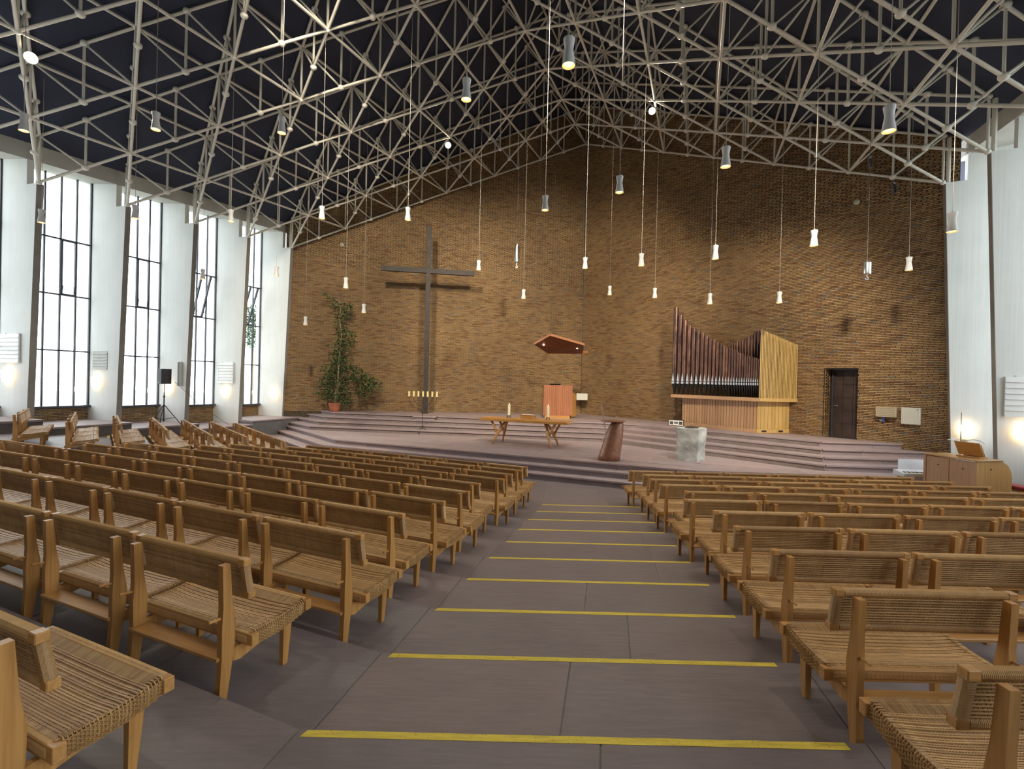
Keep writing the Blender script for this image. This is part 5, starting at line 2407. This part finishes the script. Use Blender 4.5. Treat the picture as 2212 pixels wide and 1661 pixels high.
# ------------------------------------------------------------------ organ
og = thing('pipe_organ', 'pipe organ with copper pipes and pale wooden case on the right landing', 'organ', (0, 0, 0))
A_, B_, D_ = Vector((7.76, 15.36, 0)), Vector((8.92, 15.62, 0)), Vector((6.25, 17.75, 0))
C_ = D_ + (B_ - A_) * 0.98
Z0 = 1.052
mb = MB()
inset = 0.02
mb.prism([(p.x, p.y) for p in (A_, B_, C_, D_)], Z0, 2.08)
part('base_carcass', mb, 'teak', og)


def board_row(P, Q, n, z0, z1, mat_, name, th=0.022, gap=0.006, outn=None):
    d = (Q - P)
    ln = d.length
    d.normalize()
    nn = outn
    for k in range(n):
        a, b = P + d * (ln * k / n + gap / 2), P + d * (ln * (k + 1) / n - gap / 2)
        za = z1 if not isinstance(z1, tuple) else z1[0] + (z1[1] - z1[0]) * (k + 0.5) / n
        mb = MB()
        mb.prism([(v.x, v.y) for v in (a, b, b + nn * th, a + nn * th)], z0, za)
        part(name, mb, mat_, og)


dAD = (D_ - A_).normalized()
nF = Vector((-dAD.y, dAD.x, 0))
nF = nF if nF.y < 0 else -nF
dAB = (B_ - A_).normalized()
nS = Vector((dAB.y, -dAB.x, 0))
nS = nS if nS.y < 0 else -nS
board_row(D_, A_, 27, Z0 + 0.13, 2.08, 'organ_wood', 'base_board', 0.02, 0.016, nF)
board_row(A_, B_, 9, Z0 + 0.13, 2.08, 'organ_slat', 'side_board', 0.02, 0.010, nS)
mb = MB()
mb.prism([(v.x, v.y) for v in (D_ - dAD * -0.0, A_ - dAD * 0.03, A_ - dAD * 0.03 + nF * 0.035, D_ + nF * 0.035)], Z0, Z0 + 0.125)
part('skirting', mb, 'organ_wood', og)
mb = MB()
mb.prism([(v.x, v.y) for v in (A_, B_, B_ + nS * 0.035, A_ + nS * 0.035)], Z0, Z0 + 0.125)
part('skirting', mb, 'organ_slat', og)
for f_ in (0.14, 0.66):
    p = A_.lerp(B_, f_) + nS * 0.036
    mb = MB()
    mb.prism([(v.x, v.y) for v in (p, p + dAB * 0.17, p + dAB * 0.17 + nS * 0.006, p + nS * 0.006)], Z0 + 0.035, Z0 + 0.09)
    part('foot_vent', mb, 'oxidised_iron', og)
E_, G_ = Vector((7.70, 15.08, 0)), Vector((5.86, 17.86, 0))
F_ = Vector((9.06, 15.40, 0))
H_ = G_ + (F_ - E_) * 0.95
mb = MB()
mb.prism([(v.x, v.y) for v in (E_, F_, H_, G_)], 2.06, 2.165)
part('wind_chest', mb, 'organ_slat', og)
dEG = (G_ - E_).normalized()
nE = Vector((-dEG.y, dEG.x, 0))
nE = nE if nE.y < 0 else -nE
mb = MB()
mb.prism([(v.x, v.y) for v in (E_ , G_, G_ + nE * 0.02, E_ + nE * 0.02)], 2.055, 2.17)
part('front_rail', mb, 'organ_wood', og)
# slatted side
dEF = (F_ - E_).normalized()
nEF = Vector((dEF.y, -dEF.x, 0))
nEF = nEF if nEF.y < 0 else -nEF
ns = 26
lnS = (F_ - E_).length
for k in range(ns):
    a = E_ + dEF * (lnS * (k + 0.12) / ns) - nEF * 0.03
    b = E_ + dEF * (lnS * (k + 0.66) / ns) - nEF * 0.03
    f_ = k / (ns - 1)
    zt2 = 4.30 - 0.42 * f_
    mb = MB()
    mb.prism([(v.x, v.y) for v in (a, b, b - nEF * 0.016, a - nEF * 0.016)], 2.165, zt2)
    part('side_slat', mb, 'organ_slat', og)
mb = MB()
bp = [E_ - nEF * 0.09 + dEF * 0.02, F_ - nEF * 0.09, F_ - nEF * 0.11, E_ - nEF * 0.11 + dEF * 0.02]
mb.prism([(v.x, v.y) for v in bp], 2.165, [4.20, 3.78, 3.78, 4.20])
part('side_backing', mb, 'pipe_dark', og)
FRONT = [(-0.01, 5.34), (0.056, 5.05), (0.118, 4.84), (0.181, 4.65), (0.239, 4.53), (0.296, 4.42), (0.351, 4.32), (0.402, 4.22), (0.45, 4.13), (0.496, 4.06), (0.539, 3.98), (0.579, 3.91), (0.616, 3.85), (0.649, 3.8), (0.681, 3.75), (0.712, 3.71), (0.742, 3.67), (0.772, 3.63), (0.800, 3.6), (0.827, 3.57), (0.853, 3.54), (0.878, 3.51), (0.902, 3.49), (0.926, 3.46), (0.950, 3.44), (0.973, 3.42), (0.997, 3.39)]
GP, EP = Vector((5.98, 17.83, 0)), Vector((7.74, 15.25, 0))


def pipe(P, r_, zt2, zm=2.66, dark=False, zf=2.165):
    # foot cone, mouth, body
    mb = MB()
    mb.lathe([(r_ * 0.25, zf), (r_ * 0.98, zm - 0.10), (r_, zm - 0.08)], (P.x, P.y, 0), 14)
    ftp = part('pipe_foot', mb, 'pipe_dark', og, True)
    mb = MB()
    mb.lathe([(r_ * 0.99, zm - 0.08), (r_, zm - 0.02), (r_, zt2), (r_ * 0.86, zt2), (r_ * 0.86, zt2 - 0.15), (0.0005, zt2 - 0.15)], (P.x, P.y, 0), 16)
    bd = part('pipe_body', mb, 'pipe_copper', og)
    auto_smooth(bd, 40)
    if not dark:
        d = nE
        s_ = dEG
        mb = MB()
        w = r_ * 0.62
        q = P + d * (r_ * 0.83)
        hm = 0.10
        # lower lip, dark cut-up and pointed upper lip
        mb.extr([q - s_ * w + Vector((0, 0, zm - 0.10)), q + s_ * w + Vector((0, 0, zm - 0.10)), q + s_ * w + Vector((0, 0, zm - 0.028)), q - s_ * w + Vector((0, 0, zm - 0.028))], d * 0.02)
        mb.extr([q - s_ * w + Vector((0, 0, zm)), q + s_ * w + Vector((0, 0, zm)), q + Vector((0, 0, zm + 0.05 + r_ * 3.0))], d * 0.02)
        part('pipe_lip', mb, 'pipe_tin', bd)
        mb = MB()
        mb.extr([q - s_ * w + Vector((0, 0, zm - 0.028)), q + s_ * w + Vector((0, 0, zm - 0.028)), q + s_ * w + Vector((0, 0, zm)), q - s_ * w + Vector((0, 0, zm))], d * 0.010)
        part('pipe_mouth', mb, 'black_plastic', bd)


for k, (s_, zt2) in enumerate(FRONT):
    nxt = FRONT[k + 1][0] if k + 1 < len(FRONT) else s_ + 0.024
    ln = (EP - GP).length
    r_ = (nxt - s_) * ln * 0.42
    pipe(GP.lerp(EP, s_), r_, zt2, 2.66)
REAR = [(0.602, 3.97), (0.634, 3.99), (0.665, 4.01), (0.698, 4.04), (0.729, 4.08), (0.763, 4.12), (0.798, 4.16), (0.835, 4.23), (0.872, 4.31), (0.905, 4.34), (0.94, 4.42)]
G2, E2 = Vector((6.45, 18.1, 0)), Vector((8.15, 15.6, 0))
for s_, zt2 in REAR:
    pipe(G2.lerp(E2, s_), 0.046, zt2, 2.66, True)

# ------------------------------------------------------------------ boxes on the right brick wall
def wallbox(name, lab, xa, xb, za, zb, dep, mat_, cat):
    t = thing(name, lab, cat, RW((xa + xb) / 2, 0, za), ang_r)
    # local x along the wall, -y into the room
    mb = MB()
    mb.bbox((0, -dep / 2 + 0.0, (zb - za) / 2), (xb - xa, dep, zb - za), 0.006)
    part('housing', mb, mat_, t)
    return t


bx0 = along_r((10.40, 13.78, CORNER.z)) if False else (Vector((10.40, 13.78, 0)) - Vector((CORNER.x, CORNER.y, 0))).dot(WDR)
t = wallbox('heater_box', 'beige box on the brick wall right of the metal door', bx0, bx0 + 0.46, 1.76, 2.04, 0.20, 'box_beige', 'box')
mb = MB()
for k in range(5):
    mb.box((0, -0.203, 0.04 + 0.05 * k), (0.44, 0.004, 0.006))
part('louvre_line', mb, 'cable_grey', t)
mb = MB()
mb.bbox((-0.08, -0.06, -0.075), (0.06, 0.05, 0.13), 0.008)
part('blue_plug', mb, 'blue_plastic', t)
mb = MB()
mb.bbox((-0.14, -0.03, -0.10), (0.07, 0.03, 0.05), 0.004)
part('socket', mb, 'panel_cream', t)
t = wallbox('cabinet_box', 'pale square metal cabinet on the brick wall near the right fin', bx0 + 0.56, bx0 + 0.96, 1.60, 2.05, 0.14, 'panel_cream', 'cabinet')
mb = MB()
mb.bbox((0, -0.145, 0.225), (0.385, 0.012, 0.435), 0.003)
dd = part('door', mb, 'panel_cream', t)
mb = MB()
mb.bbox((0.15, -0.154, 0.405), (0.03, 0.008, 0.018), 0.002)
part('lock', mb, 'black_plastic', dd)
mb = MB()
for zz in (0.08, 0.37):
    mb.tube((-0.197, -0.145, zz - 0.02), (-0.197, -0.145, zz + 0.02), 0.008, n=6)
part('hinge', mb, 'steel', t)

# detectors on the wall
def detector(p, nin, lab):
    t = thing('detector', lab, 'detector', p, 0, 'round detectors on the brick wall')
    rm = nin.to_track_quat('Z', 'Y').to_matrix()
    mb = MB()
    mb.lathe([(0.0005, 0), (0.08, 0), (0.08, 0.03), (0.055, 0.06), (0.0005, 0.065)], (0, 0, 0), 16, rm)
    auto_smooth(part('base', mb, 'panel_cream', t), 40)
    mb = MB()
    mb.ball(nin * 0.09, 0.045, 10)
    part('sensor_head', mb, 'box_beige', t, True)


pL = CORNER + WDL * ((Vector((-7.46, 20.9, 0)) - Vector((CORNER.x, CORNER.y, 0))).dot(WDL))
detector((pL.x, pL.y, 8.2), NIL, 'small cream detector high on the left brick wall above the plant')
pR = CORNER + WDR * ((Vector((9.49, 13.9, 0)) - Vector((CORNER.x, CORNER.y, 0))).dot(WDR))
detector((pR.x, pR.y, 8.0), NIR, 'small cream detector high on the right brick wall above the door')

# counterweights on cables
def weight(x, y, z0, z1, lab, mat_):
    t = thing('counterweight', lab, 'weight', (x, y, z0), 0, 'cylindrical counterweights hanging on cables')
    h = z1 - z0
    mb = MB()
    mb.lathe([(0.0005, h * 0.30), (0.085, h * 0.30), (0.09, h * 0.33), (0.09, h * 0.86), (0.085, h * 0.88), (0.0005, h * 0.88)], n=18)
    auto_smooth(part('cylinder', mb, mat_, t), 40)
    mb = MB()
    pts = [(0, 0, h * 0.30), (0, 0, h * 0.16)]
    for k in range(8):
        a = k / 7 * 5.0
        pts.append((0.035 * math.sin(a), 0, h * 0.16 - 0.035 * (1 - math.cos(a)) ))
    mb.sweep(pts, 0.010, 6)
    mb.sweep([(0, 0, h * 0.86), (0.025, 0, h * 0.93), (0, 0, h), (-0.025, 0, h * 0.93), (0, 0, h * 0.86)], 0.009, 6)
    part('hook', mb, 'steel', t)
    tt, cc = to_tc(x, y)
    mb = MB()
    mb.tube((0, 0, h), (0, 0, zbot(tt, cc) - z0), 0.006, n=5)
    part('cable', mb, 'cable_grey', t)


weight(0.06, 18.0, 6.60, 7.62, 'grey cylindrical counterweight with hook between cross and corner', 'steel')
weight(8.68, 12.0, 5.20, 5.70, 'grey cylindrical counterweight with hook above the metal door', 'steel')

# coiled straps hanging from two roof nodes
for x, y, z, lab in ((9.18, 12.70, 8.62, 'dark coiled strap hanging from the roof frame, upper of two'), (10.40, 13.45, 8.28, 'dark coiled strap hanging from the roof frame, lower of two')):
    t = thing('hanging_strap', lab, 'strap', (x, y, z), 0, 'coiled straps on the roof frame')
    for k in range(3):
        mb = MB()
        pts = []
        for q_ in range(17):
            a = 2 * PI * q_ / 16
            pts.append((0.06 * math.sin(a) * (1 - 0.2 * k), 0.02 * (k - 1) + 0.02 * math.cos(a), -0.17 + 0.17 * math.cos(a) - 0.02 * k))
        mb.sweep(pts, 0.012, 6)
        part('loop', mb, 'cable_grey', t)
    mb = MB()
    mb.bbox((0, 0, -0.06), (0.06, 0.05, 0.05), 0.006)
    part('buckle', mb, 'steel', t)

# cables lying down the right wall steps
mb = MB()
pts = [RW(along_r((10.05, 14.2, CORNER.z)) + 0.35, -0.06, 1.06), RW(along_r((10.05, 14.2, CORNER.z)) + 0.70, -0.10, 0.93), RW(along_r((10.05, 14.2, CORNER.z)) + 1.0, -0.10, 0.80), RW(along_r((10.05, 14.2, CORNER.z)) + 1.35, -0.25, 0.63), RW(along_r((10.05, 14.2, CORNER.z)) + 1.6, -0.5, 0.47)]
mb.sweep(pts, 0.010, 6)
tag(part('floor_cable', mb, 'cable_grey'), 'dark cable running down the altar steps along the right brick wall', 'cable')

# ------------------------------------------------------------------ organ console, its stool, keyboard
co = thing('organ_console', 'honey-coloured wooden organ console with rounded side by the right wall', 'console', (9.08, 9.44, 0.0), math.radians(12))
# local: x away from the viewer's left -> right, y towards the altar
mb = MB()
prof = [(0.0, 0.0), (0.0, 1.16), (0.62, 1.16), (0.66, 1.14), (0.80, 1.06), (0.88, 0.92), (0.90, 0.78), (0.90, 0.55), (0.76, 0.52), (0.70, 0.44), (0.68, 0.30), (0.68, 0.0)]
for y0, nm in ((0.0, 'side_cheek'), (0.96, 'side_cheek')):
    m2 = MB()
    m2.extr([(x, y0, z) for x, z in prof], (0, 0.04, 0))
    part(nm, m2, 'console_wood', co)
m2 = MB()
m2.bbox((0.015, 0.50, 0.57), (0.03, 0.92, 1.14), 0.003)
part('back_panel', m2, 'organ_wood', co)
for yy in (0.02, 0.50, 0.97):
    m2 = MB()
    m2.bbox((-0.006, yy, 0.57), (0.014, 0.05 if yy in (0.02, 0.97) else 0.008, 1.12), 0.002)
    part('back_stile', m2, 'organ_wood', co)
m2 = MB()
m2.bbox((0.31, 0.50, 1.168), (0.66, 1.04, 0.026), 0.005)
part('lid', m2, 'console_wood', co)
m2 = MB()
m2.bbox((0.72, 0.50, 0.72), (0.30, 0.92, 0.05), 0.004)
part('key_slip', m2, 'console_wood', co)
m2 = MB()
for yy in (0.24, 0.70):
    m2.tube((-0.012, yy, 0.98), (-0.02, yy, 0.98), 0.012, n=8)
m2.tube((0.35, -0.002, 1.0), (0.35, -0.010, 1.0), 0.012, n=8)
part('screw_cap', m2, 'oxidised_iron', co)
# open score on a music desk, standing on the console
ms = thing('music_desk', 'tilted wooden music desk standing on the organ console', 'music stand', Matrix.Rotation(math.radians(12), 4, 'Z') @ Vector((0.42, 0.40, 0)) + Vector((9.08, 9.44, 1.182)), math.radians(12))
mb = MB()
mb.bbox((-0.06, 0, 0.17), (0.018, 0.46, 0.30), 0.004, Matrix.Rotation(-0.45, 3, 'Y'))
part('desk_board', mb, 'table_wood', ms)
mb = MB()
for yy in (-0.16, 0.16):
    mb.bbox((0.03, yy, 0.10), (0.16, 0.02, 0.02), 0.003, Matrix.Rotation(0.9, 3, 'Y'))
mb.bbox((0.02, 0, 0.012), (0.22, 0.44, 0.022), 0.003)
part('desk_foot', mb, 'table_wood', ms)
sc_ = thing('sheet_music', 'white sheet music book on the tilted music desk', 'book', Matrix.Rotation(math.radians(12), 4, 'Z') @ Vector((0.475, 0.40, 0)) + Vector((9.08, 9.44, 1.182)), math.radians(12))
mb = MB()
mb.bbox((-0.02, 0, 0.15), (0.014, 0.40, 0.28), 0.002, Matrix.Rotation(-0.45, 3, 'Y'))
part('pages', mb, 'paper', sc_)
mb = MB()
mb.bbox((-0.13, 0.08, 0.325), (0.05, 0.10, 0.05), 0.006)
part('clip_lamp', mb, 'wax', sc_)
mb = MB()
mb.sweep([(-0.13, 0.05, 0.33), (-0.06, -0.04, 0.36), (0.03, -0.10, 0.34), (0.10, -0.14, 0.28)], 0.010, 6)
part('lamp_neck', mb, 'white_enamel', sc_)
# dark floor stand with arm behind
t = thing('microphone_stand', 'dark microphone stand with short arm beside the organ console', 'stand', (9.93, 10.72, 0.0))
mb = MB()
mb.tube((0, 0, 0.02), (0.0, 0, 1.62), 0.010, n=8)
part('pole', mb, 'cable_grey', t)
mb = MB()
mb.tube((0.0, 0, 1.46), (-0.24, 0.02, 1.45), 0.007, n=8)
mb.ball((-0.25, 0.02, 1.445), 0.018, 8)
part('arm', mb, 'steel', t)
mb = MB()
mb.tube((0, 0, 1.62), (0.0, 0, 2.05), 0.006, n=6)
part('antenna_cable', mb, 'black_plastic', t)
mb = MB()
mb.lathe([(0.0005, 0), (0.13, 0), (0.12, 0.02), (0.0005, 0.025)], n=20)
part('base_plate', mb, 'cable_grey', t)
# organist's bench
t = thing('organ_bench', 'wooden organ bench with red cushion at the right picture edge', 'bench', (10.30, 9.45, 0.0), math.radians(12))
mb = MB()
mb.bbox((0.0, 0.5, 0.56), (0.36, 1.05, 0.03), 0.004)
part('seat_board', mb, 'console_wood', t)
for yy in (0.05, 0.95):
    mb = MB()
    mb.bbox((0.0, yy, 0.275), (0.32, 0.03, 0.54), 0.004)
    part('leg', mb, 'console_wood', t)
mb = MB()
mb.bbox((0.0, 0.5, 0.615), (0.34, 1.0, 0.08), 0.03)
part('cushion', mb, 'red_fabric', t)

kb = thing('electric_keyboard', 'silver electric keyboard with music rest behind the organ console', 'keyboard', (8.62, 10.62, 0.62), math.radians(-3))
mb = MB()
mb.extr([(0, 0.0, 0.0), (0, 0.0, 0.06), (0, 0.14, 0.085), (0, 0.30, 0.12), (0, 0.33, 0.10), (0, 0.33, 0.0)], (0.98, 0, 0))
part('case', mb, 'keyboard_silver', kb)
mb = MB()
for k in range(36):
    mb.bbox((0.06 + 0.0245 * k, 0.07, 0.076), (0.0225, 0.13, 0.014), 0.001, Matrix.Rotation(0.16, 3, 'X'))
part('white_keys', mb, 'key_white', kb, kind='stuff')
mb = MB()
for k in range(35):
    if k % 7 in (0, 1, 3, 4, 5):
        mb.bbox((0.072 + 0.0245 * k, 0.095, 0.088), (0.012, 0.08, 0.014), 0.001, Matrix.Rotation(0.16, 3, 'X'))
part('black_keys', mb, 'black_plastic', kb, kind='stuff')
mb = MB()
mb.extr([(0.10, 0.31, 0.10), (0.90, 0.31, 0.10), (0.84, 0.40, 0.33), (0.16, 0.40, 0.33)], (0, 0.012, 0.004))
part('music_rest', mb, 'keyboard_silver', kb)
t = thing('keyboard_table', 'plain wooden stand carrying the electric keyboard', 'stand', (8.62, 10.62, 0.0), math.radians(-3))
for xx in (0.14, 0.86):
    mb = MB()
    mb.bbox((xx, 0.16, 0.30), (0.14, 0.26, 0.60), 0.004)
    part('trestle', mb, 'console_wood', t)
mb = MB()
mb.bbox((0.5, 0.16, 0.607), (0.9, 0.28, 0.022), 0.003)
part('top_board', mb, 'console_wood', t)

# ------------------------------------------------------------------ outdoors seen through the panes
gr = structure('ground_outside', 'lawn outside the windows')
mb = MB()
pl_ = [T(-WIN_T - 0.4, 5), T(-WIN_T - 0.4, -40), T(-90, -40), T(-90, 40), T(-20, 40)]
mb.prism([(p.x, p.y) for p in pl_], -0.9, -0.8)
part('lawn', mb, 'grass', gr)
mb = MB()
pl_ = [T(WIN_T + 0.4, 0), T(WIN_T + 0.4, -31), T(-WIN_T - 0.4, -31), T(-WIN_T - 0.4, -75), T(80, -75), T(80, 10)]
mb.prism([(p.x, p.y) for p in pl_], -0.9, -0.8)
part('lawn', mb, 'grass', gr)
tr_ = thing('garden_tree', 'dark leafy tree outside the open sash of the fourth window', 'tree', T(-19.5, -1.0, -0.8))
mb = MB()
mb.sweep([(0, 0, 0), (0.06, 0, 3), (0.0, 0.1, 7.0)], [0.09, 0.07, 0.03], 8)
part('trunk', mb, 'bark', tr_, True)
rnd = random.Random(9)
vs, fs = [], []
for _ in range(2600):
    while True:
        a, b, c = rnd.uniform(-1, 1), rnd.uniform(-1, 1), rnd.uniform(-1, 1)
        if a * a + b * b + c * c < 1:
            break
    p = Vector((a * 0.9, b * 0.9, 6.2 + c * 1.3))
    d = Vector((rnd.uniform(-1, 1), rnd.uniform(-1, 1), rnd.uniform(-1, 0.4))).normalized()
    s_ = d.cross(Vector((0.3, 0.2, 1))).normalized()
    bi = len(vs)
    for u_, w_ in ((0, 0), (0.5, 1), (1, 0), (0.5, -1)):
        vs.append(tuple(p + d * 0.16 * u_ + s_ * 0.05 * w_))
    fs.append([bi, bi + 1, bi + 2, bi + 3])
mb = MB()
mb.v, mb.f, mb.mi = vs, fs, [0] * len(fs)
part('foliage', mb, 'leaf', tr_, kind='stuff')
